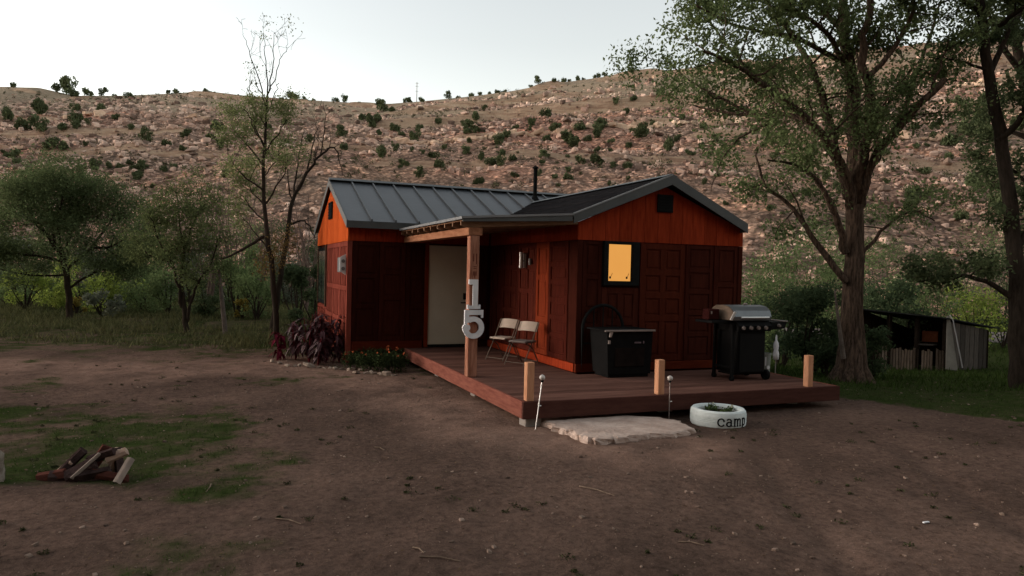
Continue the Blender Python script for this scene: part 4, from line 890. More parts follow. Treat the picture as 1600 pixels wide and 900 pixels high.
# litter, twig
p = G(1447, 818); o = link('paper_scrap', B((p.x-.03, p.y-.008, p.z+.004), (p.x+.03, p.y+.01, p.z+.014), .003), wht); tag(o, 'tiny white paper scrap lying on the dirt at right', 'litter')
for a_, b_, c_, dd in ((645,858,662,866),(655,872,720,880),(905,762,960,776),(330,758,322,770),(1060,850,1100,856),(430,812,470,822),(585,700,600,704)):
    q1, q2 = G(a_, b_), G(c_, dd); mid = (q1+q2)/2+Vector((.01, .012, .012))
    o = link('twig', MB().tube([q1+Vector((0, 0, .008)), mid, q2+Vector((0, 0, .006))], [.006, .005, .003], 5), mat('dry_twig', (.16, .12, .09), .9, .3, 20)); tag(o, 'thin dry twig lying on the bare dirt in front', 'twig', 'twigs on the dirt')
# ---- flower bed
stn = mat('bed_stone', (.24, .19, .15), .85, .3, 9, .5, 25, rnd=.3, col2=(.38, .31, .25))
BS = [(425,566,9),(437,569,9),(449,572,9),(461,573,6),(468,572,8),(484,573,16),(498,575,7),(507,576,6),(516,576,6),(524,577,10),(534,578,9),(545,579,9),(552,578,9),(556,584,13),(564,579,8),(572,584,9),(580,584,10),(587,585,8),(594,585,8),(604,586,14),(613,588,6),(617,587,6),(577,599,4),(592,600,5)]
for i, (px, py, wpx) in enumerate(BS):
    p = G(px, py); s_ = wpx/F*uv(p.x, p.y)[1]*.52; o = bpy.data.objects.new('edging_stone', None if 0 else RM[i % 8].copy()); COL.objects.link(o); o.data.materials.clear(); o.data.materials.append(stn)
    o.location = (p.x, p.y, p.z+s_*.15); o.scale = (s_, s_*.8, s_*.75); o.rotation_euler = (0, 0, RN.uniform(0, 6))
    wh = 'under the red leaved plants' if px < 545 else 'beside the green flowers'; sz = 'large' if wpx > 11 else ('small' if wpx < 7 else 'medium')
    tag(o, f'{sz} pale stone edging the flower bed {wh}', 'stone', 'stones edging the flower bed')
am = mat('amaranth_leaf', (.030, .008, .010), .6, .3, 20, island=.4, col2=(.065, .016, .020), spec=.3); ams = mat('amaranth_stem', (.10, .015, .02), .6, .2, 8)
def long_leaf(m, base, d_, L_, w_, droop):
    d_ = Vector(d_).normalized(); side = d_.cross(Vector((0, 0, 1))); side = side.normalized() if side.length > .01 else Vector((1, 0, 0)); P = []; p = Vector(base)
    o_ = len(m.v); V = []
    for k, ww in enumerate((.15, .9, 1, .6, .02)):
        V += [p-side*w_*ww*.5, p+Vector((0, 0, -.1*w_)), p+side*w_*ww*.5]; d_ = (d_+Vector((0, 0, -droop))).normalized(); p = p+d_*L_/4
    m.add(V, [(3*k+j, 3*k+j+1, 3*k+j+4, 3*k+j+3) for k in range(4) for j in (0, 1)])
def amaranth(px, py, hgt, n, label, spread=.2, lf=am):
    p = G(px, py); t = thing('amaranth', p, label, 'plant', 'red leaved plants by the corner')
    m = MB(); tips = []
    for k in range(max(3, n//22)):
        a_ = RN.uniform(0, 6.28); r_ = spread*RN.uniform(.2, 1); hh_ = hgt*1.12*RN.uniform(.7, 1); P = [p, p+Vector((r_*.5*math.cos(a_), r_*.5*math.sin(a_), hh_*.5)), p+Vector((r_*math.cos(a_), r_*math.sin(a_), hh_))]
        m.tube(P, [.014, .011, .005], 5); tips.append(P)
    link('stem', m, ams, t); m = MB()
    for k in range(n):
        P = RN.choice(tips); f_ = RN.uniform(.15, 1.0)**.8; q = P[0].lerp(P[1], f_*2) if f_ < .5 else P[1].lerp(P[2], f_*2-1)
        a_ = RN.uniform(0, 6.28); long_leaf(m, q, (math.cos(a_), math.sin(a_), RN.uniform(.1, .9)), RN.uniform(.16, .30), RN.uniform(.035, .07), RN.uniform(.3, .75))
    link('foliage', m, lf, t); return t
amaranth(483, 566, .86, 210, 'tall purple red amaranth, tallest of the clump left of the cabin corner', .26)
amaranth(462, 562, .72, 150, 'purple red amaranth at the left of the dark clump', .22)
amaranth(510, 566, .88, 200, 'purple red amaranth drooping against the corner of the cabin', .26)
amaranth(530, 566, .70, 130, 'dark red amaranth nearest the cabin corner', .20)
amaranth(497, 570, .60, 120, 'low purple red amaranth right behind the edging stones', .20)
amaranth(436, 562, .50, 60, 'small crimson amaranth at the left end of the bed', .12, mat('crimson_leaf', (.09, .012, .022), .6, .3, 20, island=.3))
fl = mat('flower_foliage', (.022, .034, .014), .7, .3, 20, island=.35, col2=(.045, .060, .025)); orp = mat('orange_petal', (.45, .12, .05), .7, .2, 10, island=.3)
for i, (px, py, hh_) in enumerate([(548,578,.36),(558,576,.34),(568,580,.36),(578,578,.40),(588,580,.36),(597,582,.36),(607,580,.42),(616,583,.40),(626,582,.36),(583,572,.40),(600,573,.42),(565,570,.34),(622,574,.40),(548,568,.4)]):
    p = G(px, py); t = thing('flower', p, 'low green garden plant in the bed %s' % ['by the cabin corner', 'in the middle', 'next to the deck'][min(2, int((px-540)/30))], 'plant', 'low flowering plants in the bed')
    m = MB(); [m.tube([p, p+Vector((RN.uniform(-.1, .1), RN.uniform(-.1, .1), hh_*.8))], [.005, .003], 4) for _ in range(4)]; link('stem', m, fl, t)
    C = clumps([(p.x, p.y, p.z+hh_*.35), (p.x+.05, p.y, p.z+hh_*.6), (p.x-.06, p.y, p.z+hh_*.55)], [.16, .12, .12], 110, 1.1, .5); link('foliage', np_mesh('foliage', *leaves(C, .05, asp=.35)), fl, t)
    if i % 2 == 0: link('blossom', np_mesh('blossom', *leaves(clumps([(p.x+RN.uniform(-.08, .08), p.y-.03, p.z+hh_*.9), (p.x+RN.uniform(-.1, .1), p.y, p.z+hh_*.8)], .022, 8), .035)), orp, t)

# =============================================================== TREES
barkd = mat('dark_bark', (.035, .028, .022), .95, .35, 10, .8, 18, stretch=(2, 2, .5), spec=0)
barkc = mat('cottonwood_bark', (.018, .0145, .012), .95, .4, 9, 1.0, 14, stretch=(3, 3, .5), col2=(.130, .092, .068), spec=0)
def fol(name, c, c2, tr=.42): return mat(name, c, .75, .3, .8, island=.35, col2=c2, spec=.0, trans=tr)
cot = fol('cottonwood_leaf', (.082, .115, .048), (.155, .20, .085))
def limb(m, P, R0, R1, n=7, sub=3, wob=.03):
    """smoothed tapered limb through points; returns the dense path"""
    P = [Vector(p) for p in P]; D = []
    for i in range(len(P)-1):
        a_ = P[i-1] if i else P[i]; b_, c_ = P[i], P[i+1]; d_ = P[i+2] if i+2 < len(P) else P[i+1]
        for k in range(sub):
            t_ = k/sub; D.append(.5*((2*b_)+(c_-a_)*t_+(2*a_-5*b_+4*c_-d_)*t_**2+(3*b_-a_-3*c_+d_)*t_**3)+Vector((RN.gauss(0, wob), RN.gauss(0, wob), 0))*(1 if i or k else 0))
    D.append(P[-1]); L_ = [0]
    for i in range(1, len(D)): L_.append(L_[-1]+(D[i]-D[i-1]).length)
    R = [R0+(R1-R0)*(l/L_[-1]) for l in L_]; m.tube(D, R, n, cap=False); return D, R
def twigs(m, D, R, n, L_, tips, depth=2, f0=.3, up_=.25, nseg=4):
    for k in range(n):
        f_ = f0+(1-f0)*(k+RN.random())/n; i = min(int(f_*(len(D)-1)), len(D)-2); p = D[i].lerp(D[i+1], f_*(len(D)-1)-i); ax = (D[i+1]-D[i]).normalized()
        r_ = Vector((RN.gauss(0, 1), RN.gauss(0, 1), RN.gauss(0, .8)+up_)).normalized(); d_ = (ax*.45+r_).normalized(); l = L_*RN.uniform(.55, 1.15)*(1-.35*f_); rr = min(R[i]*.5, .012+l*.011); Q = [p]
        for s_ in range(nseg): d_ = (d_+Vector((RN.gauss(0, .22), RN.gauss(0, .22), RN.gauss(0, .18)+.03))).normalized(); Q.append(Q[-1]+d_*l/nseg)
        RR = [max(.003, rr*(1-.75*s_/nseg)) for s_ in range(nseg+1)]; m.tube(Q, RR, 4 if depth < 2 else 5, cap=False); tips.append((Q[-1], l)); tips.append((Q[-2], l)); 
        if depth > 1: twigs(m, Q, RR, 4, l*.55, tips, depth-1, .3, up_, 3)
def tree(name, loc, label, cat, limbs, barkm, leafm, nt_, L_, per, lr, ls, f0=.3, group=None, trunk_sub=True, up_=.25, leafsq=.8, keep=1.0, trunk_n=12, cut_=None, depth=2):
    t = thing(name, loc, label, cat, group); tm = MB(); bm_ = MB(); tips = []
    for k, (P, a_, b_, n_) in enumerate(limbs):
        D, R = limb(tm if k == 0 else bm_, P, a_, b_, trunk_n if k == 0 else 7, 4, .02 if k else .012)
        if n_: twigs(bm_, D, R, n_, L_, tips, depth, f0, up_)
    link('trunk', tm, barkm, t, smooth=True); link('branches', bm_, barkm, t, smooth=True)
    C = np.array([tuple(p) for p, l in tips if RN.random() < keep])
    if cut_: C = C[cut_(C)]
    if len(C) and per:
        link('crown', np_mesh('crown', *leaves(clumps(C, lr*rg.uniform(.6, 1.3, len(C)), per, leafsq, .6), ls)), leafm, t)
    return t
# big cottonwood
vt = 15.3
def T3(pts, vs, v0=None): return [at(a_, b_, v) for (a_, b_), v in zip(pts, vs)]
bp_ = G(1330, 596); vt = uv(bp_.x, bp_.y)[1]
lin = lambda n, a_, b_: [vt+a_+(b_-a_)*k/(n-1) for k in range(n)]
L = []
def add(pts, a_, b_, r0, r1, n_): L.append((T3(pts, lin(len(pts), a_, b_)), r0, r1, n_))
add([(1326,600),(1327,565),(1330,500),(1335,400),(1336,320)], 0, 0, .225, .155, 0)
add([(1337,335),(1311,255),(1277,202),(1232,161),(1187,127),(1142,98),(1100,80)], 0, -1.5, 0.117, 0.024, 13)
add([(1270,195),(1225,178),(1180,180),(1130,175),(1085,165)], -.3, .8, 0.055, 0.016, 8)
add([(1225,180),(1157,217),(1120,262),(1112,300)], -.3, -.5, 0.027, 0.008, 2)
add([(1326,310),(1300,206),(1285,150),(1255,80),(1210,20),(1180,-30)], 0, 1.2, 0.101, 0.024, 12)
add([(1330,310),(1334,225),(1330,150),(1319,37),(1316,-60),(1300,-130)], 0, .3, 0.148, 0.056, 13)
add([(1340,310),(1345,262),(1360,187),(1349,75),(1360,0),(1375,-110)], 0, -.8, 0.117, 0.040, 13)
add([(1318,100),(1290,50),(1240,10),(1200,-60)], .2, -1.5, 0.055, 0.016, 9)
add([(1345,322),(1350,285),(1375,232),(1424,176),(1476,124)], 0, -.6, 0.101, 0.056, 5)
add([(1457,140),(1465,110),(1476,86),(1482,60)], -.5, -.6, 0.027, 0.008, 4)
add([(1400,205),(1430,120),(1460,40),(1480,-40)], -.2, .9, 0.047, 0.016, 9)
add([(1355,120),(1400,70),(1430,0),(1440,-60)], -.6, -.2, 0.055, 0.016, 9)
add([(1322,395),(1307,338),(1277,285),(1240,258),(1200,250)], -.1, -.9, 0.078, 0.016, 6)
add([(1322,440),(1280,386),(1240,326),(1195,290),(1184,232)], -.1, .4, 0.070, 0.016, 5)
add([(1326,100),(1240,60),(1150,40),(1090,10)], .3, -1.0, 0.055, 0.016, 9)
add([(1325,60),(1250,-20),(1150,-60),(1080,-80)], .3, 1.4, 0.055, 0.016, 8)
add([(1345,400),(1390,350),(1430,330),(1460,345)], .1, .6, 0.039, 0.012, 5)
add([(1232,161),(1170,110),(1120,50),(1085,10)], -.6, .4, 0.039, 0.012, 8)
add([(1180,180),(1120,150),(1070,120),(1040,95)], .3, 1.0, 0.031, 0.010, 6)
root = [MB() for _ in range(1)]
tree('cottonwood_tree', bp_, 'huge spreading cottonwood with a thick furrowed trunk right of the deck', 'tree', L, barkc, cot, 0, 1.3, 33, .38, .072, .22, up_=.15)
# root flare and dead snag on the big trunk belong to it
ct = [o for o in COL.objects if o.name == 'cottonwood_tree'][0]
m = MB()
for k in range(9):
    a_ = k*.7+.2; r_ = .27; q = bp_+Vector((math.cos(a_)*r_*1.35, math.sin(a_)*r_*1.35, -.12)); m.tube([q, bp_+Vector((math.cos(a_)*.19, math.sin(a_)*.19, .28)), bp_+Vector((math.cos(a_)*.11, math.sin(a_)*.11, 1.3))], [.13, .10, .06], 8, cap=False)
link('root_flare', m, barkc, ct, smooth=True)
m = MB(); m.tube(T3([(1318,560),(1310,500),(1304,452)], [vt-.25, vt-.3, vt-.35]), [.045, .03, .012], 8)
link('dead_snag', m, mat('grey_dead_wood', (.13, .11, .095), .9, .3, 8, .5, 20), ct)
x_, y_ = xy(-2.6, -4.5); dup(ct, (x_, y_, -.05), 2.6, 'added unseen cottonwood copy behind the viewpoint, blocking sky light')  # unseen copy added to shade the foreground and front faces
# right edge leaning tree and a second trunk
bp_ = G(1592, 606); vt = uv(bp_.x, bp_.y)[1]; L = []
add([(1593,610),(1590,500),(1582,360),(1566,230),(1545,120),(1528,-20),(1520,-90)], 0, .2, .16, .06, 0)
add([(1542,110),(1500,95),(1460,90)], .1, .3, .03, .01, 3)
add([(1560,220),(1600,180),(1650,120)], .1, -.4, .07, .02, 6)
add([(1545,120),(1580,40),(1620,-20)], .1, .6, .06, .02, 7)
add([(1530,20),(1470,-20),(1420,-40)], .1, -.5, .05, .02, 7)
add([(1560,40),(1600,10),(1650,-30)], .1, -.8, .05, .02, 7)
add([(1588,470),(1540,440),(1490,430),(1440,440)], 0, .5, .06, .015, 6)
add([(1585,400),(1620,330),(1650,300)], 0, .3, .06, .015, 5)
add([(1590,440),(1640,400),(1700,380)], 0, .3, .06, .015, 5)
tree('leaning_tree', bp_, 'dark leaning tree at the right edge with a slim curved trunk', 'tree', L, barkd, fol('right_tree_leaf', (.060, .080, .040), (.12, .15, .070)), 0, .9, 38, .34, .08, .3)
bp_ = Vector((*xy(11.9, 15.2), 0)); bp_.z = Z(bp_.x, bp_.y); vt = 15.2; L = []
add([(1640,600),(1635,400),(1615,200),(1590,80),(1575,-20),(1570,-80)], 0, 0, .17, .07, 0)
add([(1600,120),(1560,60),(1530,-20)], 0, -.5, .07, .02, 8); add([(1615,220),(1570,200),(1540,170)], 0, .5, .06, .02, 6); add([(1590,70),(1630,0),(1650,-50)], 0, 0, .07, .02, 8); add([(1630,320),(1590,270),(1550,250)], 0, .3, .05, .02, 6)
tree('background_tree', bp_, 'second dark tree standing just outside the right edge, its crown hanging in', 'tree', L, barkd, fol('right_tree_leaf', (.060, .080, .040), (.12, .15, .070)), 0, 1.0, 38, .36, .08, .3)
# left trees
tl = fol('left_tree_leaf', (.075, .105, .045), (.13, .165, .075))
bp_ = G(106, 500); vt = uv(bp_.x, bp_.y)[1]; L = []
add([(109,504),(108,470),(104,430),(98,405)], 0, 0, .10, .075, 0)
for P, a_, b_, r_, n_ in [([(100,410),(80,375),(50,345),(15,320)], 0, -1, .06, 12), ([(102,415),(110,370),(120,330),(135,290)], 0, .6, .06, 12), ([(106,420),(140,390),(175,385),(215,360)], 0, -.6, .05, 10),
                          ([(108,450),(140,430),(180,415),(225,400)], 0, .4, .04, 9), ([(98,408),(60,400),(20,395),(-30,380)], 0, .5, .05, 10), ([(85,380),(80,330),(75,290)], 0, .9, .05, 9), ([(100,410),(90,350),(100,300),(105,280)], 0, -.8, .05, 10), ([(140,390),(170,350),(190,310)], -.3, .5, .04, 8), ([(60,350),(30,310),(0,295)], -.5, .3, .04, 8), ([(100,430),(50,430),(0,420),(-30,400)], 0, -.6, .03, 8)]: add(P, a_, b_, r_, .015, n_)
tree('orchard_tree', bp_, 'round dark green fruit tree at far left with a forked trunk', 'tree', L, barkd, tl, 0, 1.3, 62, .60, .07, .3)
bp_ = G(288, 520); vt = uv(bp_.x, bp_.y)[1]; L = []
add([(292,523),(288,480),(283,440),(284,415)], 0, 0, .07, .045, 0)
for P, a_, b_, r_, n_ in [([(284,480),(276,440),(268,410),(250,375),(235,340)], 0, -.5, .045, 9), ([(286,430),(284,390),(280,340),(275,300)], 0, .3, .04, 10), ([(294,500),(302,460),(318,430),(330,410),(345,370)], 0, -.3, .04, 8), ([(283,420),(295,370),(310,330),(315,300)], 0, .6, .03, 9), ([(268,410),(235,400),(215,380)], -.2, .4, .025, 6), ([(290,520),(296,470),(290,420),(300,400)], 0, .1, .035, 3)]: add(P, a_, b_, r_, .012, n_)
tree('young_tree', bp_, 'thin multi stemmed tree with sparse olive leaves, second from the left', 'tree', L, barkd, fol('olive_leaf', (.080, .105, .042), (.15, .18, .075)), 0, .95, 44, .42, .060, .3, keep=.85)
# tall thin tree
bp_ = G(430, 536); vt = uv(bp_.x, bp_.y)[1]; L = []
add([(432,540),(430,480),(424,420),(416,350),(412,270),(415,190),(418,148)], 0, 0, .075, .022, 0)
for P, a_, b_, r_, n_ in [([(416,165),(400,110),(385,70),(380,52)], 0, -.3, .018, 3), ([(418,150),(417,105),(412,70),(410,52)], 0, .2, .018, 2), ([(418,148),(428,100),(427,70),(430,50)], 0, .2, .018, 3), ([(420,145),(436,100),(445,80),(450,68)], 0, -.2, .015, 3)]: add(P, a_, b_, r_, .004, n_)
bare_n = len(L)
for P, a_, b_, r_, n_ in [([(415,200),(395,165),(390,125)], 0, .3, .02, 4), ([(413,230),(395,190),(380,170)], 0, -.3, .02, 5), ([(412,260),(380,220),(360,195)], 0, .3, .025, 6), ([(413,240),(440,200),(452,185)], 0, .3, .02, 5), ([(412,300),(375,270),(355,240)], 0, -.4, .025, 6), ([(414,320),(440,280),(450,250)], 0, -.4, .025, 5), ([(416,350),(390,320),(375,300)], 0, .4, .02, 5), ([(420,390),(395,360),(380,340)], 0, .4, .02, 3), ([(416,160),(405,140),(398,120)], 0, .1, .012, 3), ([(415,180),(428,150),(436,130)], 0, -.2, .012, 3), ([(412,225),(398,205),(392,185)], 0, -.5, .015, 4), ([(413,275),(432,250),(440,225)], 0, .5, .015, 4), ([(412,320),(395,300),(385,270)], 0, .6, .018, 5)]: add(P, a_, b_, r_, .008, n_)
zcut = at(415, 140, vt).z
tall = tree('poplar_tree', bp_, 'tall slender tree with bare twig tips rising above the skyline', 'tree', L, barkd, fol('poplar_leaf', (.12, .15, .062), (.22, .25, .11)), 0, .8, 27, .28, .05, .3, up_=.8, keep=.85, cut_=lambda C: (C[:, 2] < zcut) | (rg.uniform(0, 1, len(C)) < .04))
m = MB(); D, R = limb(m, T3([(413,370),(395,378),(370,395),(345,405)], lin(4, 0, -.3)), .045, .02, 6); link('dead_limb', m, barkd, tall)
C = clumps(np.array([tuple(at(a_, b_, vt+RN.uniform(-.3, .3))) for a_, b_ in [(440,375),(425,385),(415,400),(450,385),(410,420),(430,405),(445,400),(420,415),(455,370)]]), .30, 90, 1.2)
link('dry_foliage', np_mesh('dry_foliage', *leaves(C, .06)), fol('yellowing_leaf', (.11, .080, .030), (.19, .13, .055)), tall)['label'] = 'hanging yellow brown leaves'
# leafless forked tree behind
bp_ = G(424, 532); bp_ = Vector((*xy(*(lambda q: (q[0]*19/q[1], 19))(uv(bp_.x, bp_.y))), 0)); bp_.z = Z(bp_.x, bp_.y); vt = 19.0; L = []
add([(424,525),(432,470),(444,400),(456,320),(468,290)], 0, 0, .085, .045, 0)
for P, a_, b_, r_, n_ in [([(466,295),(485,262),(505,240),(520,230),(528,245),(535,275)], 0, -.3, .05, 9), ([(460,310),(462,270),(470,230),(475,200)], 0, .3, .03, 6), ([(480,265),(490,220),(495,190)], 0, .2, .025, 6), ([(500,245),(510,190),(505,160)], 0, .4, .02, 5), ([(455,350),(475,345),(490,365),(492,385)], 0, -.3, .03, 5), ([(458,320),(450,280),(445,240)], 0, .3, .025, 6)]: add(P, a_, b_, r_, .006, n_)
tree('bare_tree', bp_, 'leafless dark forked tree between the tall slender tree and the cabin', 'tree', L, barkd, None, 0, .6, 0, .1, .05, .2, up_=.8)
# grey pole trunk
q = G(353, 522); q.z -= .1; v_ = uv(q.x, q.y)[1]; o = link('dead_trunk', MB().tube([q, at(347, 470, v_), at(342, 420, v_)], [.07, .055, .03], 8), mat('grey_dead_wood', (.13, .11, .095), .9, .3, 8, .5, 20)); tag(o, 'pale grey dead trunk standing among the shrubs at left', 'dead tree')
# bushes
def shrub(px, py, w_, h_, mm, label, v=None, n=900, leaf=.08, group=None, name='shrub', lum=9, sparse=False):
    if v is None: p = G(px, py); v = uv(p.x, p.y)[1]
    else: p = at(px, py, v); p.z = Z(p.x, p.y)
    W = w_/F*v; Hh = h_/F*v; t = thing(name, p, label, 'bush', group)
    c = []; r = []
    for k in range(lum):
        a_ = RN.uniform(0, 6.28); f_ = RN.random()**.5; z_ = RN.uniform(.12, .88); sh = math.sqrt(max(.12, 1-(z_-.4)**2*2.2)); c.append((p.x+W*.40*f_*sh*math.cos(a_), p.y+W*.40*f_*sh*math.sin(a_), p.z+Hh*z_)); r.append(min(W, Hh)*RN.uniform(.14, .27))
    m = MB()
    for q in c[:9]: m.tube([p-Vector((0, 0, .05)), p.lerp(Vector(q), .5)+Vector((RN.uniform(-.1, .1), 0, .05)), q], [.03, .018, .006], 5, cap=False)
    link('stem', m, barkd, t); link('foliage', np_mesh('foliage', *leaves(clumps(c, r, n//lum, .9, .42), leaf)), mm, t); return t
bg1 = fol('bright_shrub_leaf', (.15, .21, .045), (.30, .36, .085)); bg2 = fol('mid_shrub_leaf', (.085, .125, .050), (.155, .20, .085)); bg3 = fol('dark_shrub_leaf', (.045, .065, .032), (.085, .115, .055)); bg4 = fol('grey_shrub_leaf', (.10, .12, .09), (.17, .19, .14))
yel = fol('yellow_shrub_leaf', (.16, .13, .03), (.26, .20, .05))
for i, (px, py, w_, h_, mm, n, v) in enumerate([(40,505,80,70,bg1,1700,25),(85,505,70,72,bg1,1700,26),(150,505,80,60,bg1,1700,25),(185,508,70,72,bg1,1700,27),(225,508,70,85,bg2,1700,26),(15,505,60,60,bg2,1300,27),(160,515,60,40,bg4,900,23),(265,515,60,70,bg2,1400,25),(325,515,60,60,bg3,1400,24),(370,520,70,85,bg2,1700,24),
        (400,520,60,70,bg2,1300,23),(465,515,60,110,bg3,1900,21),(490,515,50,95,bg3,1600,22),(385,470,60,90,bg2,1300,30),(445,470,60,90,bg4,1300,30),(490,470,60,110,bg3,1300,30),(330,480,70,90,bg4,1200,34),(70,495,70,70,bg2,1200,36),(200,495,80,90,bg3,1200,38),(380,490,24,30,yel,300,23.5),(120,500,24,22,yel,300,24)]):
    k_ = {bg1.name: 'bright yellow green leafy', bg2.name: 'mid green leafy', bg3.name: 'dark green leafy', bg4.name: 'greyish green', yel.name: 'small yellow flowering'}[mm.name]
    wh = 'behind the far left fruit tree' if px < 240 else ('behind the thin multi stemmed tree' if px < 345 else ('around the tall slender tree' if px < 440 else 'between the bare tree and the cabin'))
    shrub(px, py, w_*1.25, h_*1.1, mm, f'{k_} shrub {wh}', v, n, .10, 'shrubs along the back of the yard')
k = 0
for v_, hpx, step_, lst in ((33, 95, 48, (bg2, bg4, bg3)), (42, 120, 60, (bg4, bg2, bg3))):
    for px_ in range(-30, 520, step_):
        mm = lst[k % 3]; k += 1; k_ = {bg2.name: 'mid green', bg3.name: 'dark green', bg4.name: 'greyish'}[mm.name]
        shrub(px_+RN.uniform(-12, 12), 480, step_*1.6, hpx*RN.uniform(.7, 1.15), mm, '%s wild bush %s' % (k_, 'far behind the left fruit tree' if px_ < 230 else ('far behind the thin multi stemmed tree' if px_ < 350 else 'far behind the tall slender tree')), v_+RN.uniform(-1.5, 1.5), 1500, .13, 'wild bushes below the hillside', lum=11)
# bare brush, pinkish grey twigs
brm = mat('bare_brush_twigs', (.115, .085, .072), .95, .3, 3, spec=0)
for i, (px, py, w_, h_, v) in enumerate([(330,440,90,170,30),(365,440,90,180,32),(300,430,70,120,33),(405,440,70,120,31),(480,440,60,140,28),(120,430,90,60,36)]):
    p = at(px, py, v); p.z = Z(p.x, p.y); t = thing('bare_brush', p, 'leafless pinkish grey brush %s' % ['right of the thin multi stemmed tree, nearest', 'left of the tall slender tree', 'over the thin multi stemmed tree', 'behind the tall slender tree', 'behind the bare forked tree', 'behind the far left fruit tree'][i], 'bush', 'leafless brush behind the yard')
    m = MB(); tips = []; hh_ = at(px, py-h_, v).z-p.z; W = w_/F*v
    for k in range(9):
        a_ = RN.uniform(0, 6.28); r_ = RN.uniform(.1, .5)*W; P = [p+Vector((0, 0, -.1)), p+Vector((r_*.4*math.cos(a_), r_*.4*math.sin(a_), hh_*.4)), p+Vector((r_*math.cos(a_), r_*math.sin(a_), hh_*RN.uniform(.75, 1)))]
        D, R = limb(m, P, .035, .008, 4, 3, .06); twigs(m, D, R, 9, .9, tips, 2, .25, .7, 3)
    link('twigs', m, brm, t)
# bushes right of the cabin
lil = fol('lilac_leaf', (.040, .060, .030), (.075, .105, .052))
for i, (px, py, w_, h_, mm, n, v, lb) in enumerate([(1262,585,110,150,lil,5200,15.5,'large dark bush between the grill and the big cottonwood'),(1215,560,90,130,bg2,3000,21,'loose green bush behind the silver grill lid'),(1290,590,70,80,lil,1900,14.6,'low dark bush at the foot of the big cottonwood'),
        (1375,490,110,120,lil,3800,23,'dark bush over the left end of the shed roof'),(1440,500,110,120,bg2,2600,25,'green bush rising behind the shed'),(1520,520,110,90,bg1,2400,29,'bright green bush beyond the right end of the shed'),(1180,520,80,110,bg2,2000,26,'pale green bush just right of the cabin wall'),
        (1225,500,80,150,bg3,2600,19,'dark leafy bush beside the front gable, behind the grill shelf'),(1250,470,120,170,bg2,3000,29,'tall loose bush behind the dark lilac'),(1470,440,140,120,bg2,2600,33,'wide bush on the lower slope above the shed'),(1570,480,120,150,bg3,2600,30,'dark bush behind the leaning tree'),(1320,440,120,130,bg2,2600,32,'green bush behind the cottonwood trunk'),(1362,575,60,70,lil,1500,15.6,'low dark bush in front of the left end of the shed'),(1400,420,110,110,bg3,1800,35,'dark bush high behind the shed'),(1200,480,110,120,bg2,2600,34,'mid green bush behind the lid of the grill, far back'),(1290,450,120,150,bg2,2600,38,'tall far bush left of the cottonwood trunk'),(1370,440,120,150,bg2,2600,40,'tall far bush right of the cottonwood trunk'),(1500,430,130,150,bg2,2600,42,'wide far bush at the hill foot above the shed roof'),(1590,440,130,170,bg2,2600,44,'far green bush at the right edge')]):
    shrub(px, py, w_*1.2, h_*1.15, mm, lb, v, n, .085 if v < 22 else .12, None, lum=16)
# =============================================================== SHED
pS = G(1478, 582); vS = uv(pS.x, pS.y)[1]+.6
def SP(px, py, dv=0): return at(px, py, vS+dv)
sh = thing('shed', (SP(1480, 580).x, SP(1480, 580).y, SP(1480, 580).z), 'low dark open fronted shed of weathered boards under the trees at right', 'shed')
gw = mat('grey_weathered_boards', (.045, .041, .036), .9, .3, 5, .4, 20, rnd=.35, stretch=(6, 6, 1), col2=(.085, .075, .066), spec=0); sdk = mat('shed_dark_wood', (.018, .014, .011), .9, .3, 5)
gzS = SP(1480, 580).z-.05
def q_(px, py, dv, z=None):
    p = SP(px, py, dv); 
    if z is not None: p.z = z
    return p
zt = SP(1480, 497).z; ztl = SP(1350, 482).z; ztr = SP(1545, 512, 1.2).z
A, Bc, Cc, Dd = q_(1345, 500, .5, gzS), q_(1478, 500, 0, gzS), q_(1545, 500, 1.4, gzS), q_(1400, 500, 3.0, gzS)
def wallquad(a_, b_, za, zb2, th=.05):
    n_ = (b_-a_).cross(Vector((0, 0, 1))).normalized()*th; return MB().prism([(a_.x, a_.y, gzS), (b_.x, b_.y, gzS), (b_.x, b_.y, zb2), (a_.x, a_.y, za)], -n_)
def lerpw(a_, b_, t): return a_.lerp(b_, t)
# right wall in vertical boards
nb = 9
for k in range(nb):
    a_, b_ = lerpw(Bc, Cc, k/nb+.006), lerpw(Bc, Cc, (k+1)/nb-.006); link('wall_board', wallquad(a_, b_, zt-.08+(ztr-zt)*(k/nb), zt-.08+(ztr-zt)*((k+1)/nb), .03), gw, sh)
link('wall', wallquad(Cc, Cc+(A-Bc)*.8, ztr-.1, ztl-.3), sdk, sh)
back = (Cc-Bc); link('wall', wallquad(A+back, Cc, ztl-.12, ztr-.12), sdk, sh); link('wall', wallquad(A+back, A, ztr-.12, ztl-.06), sdk, sh)
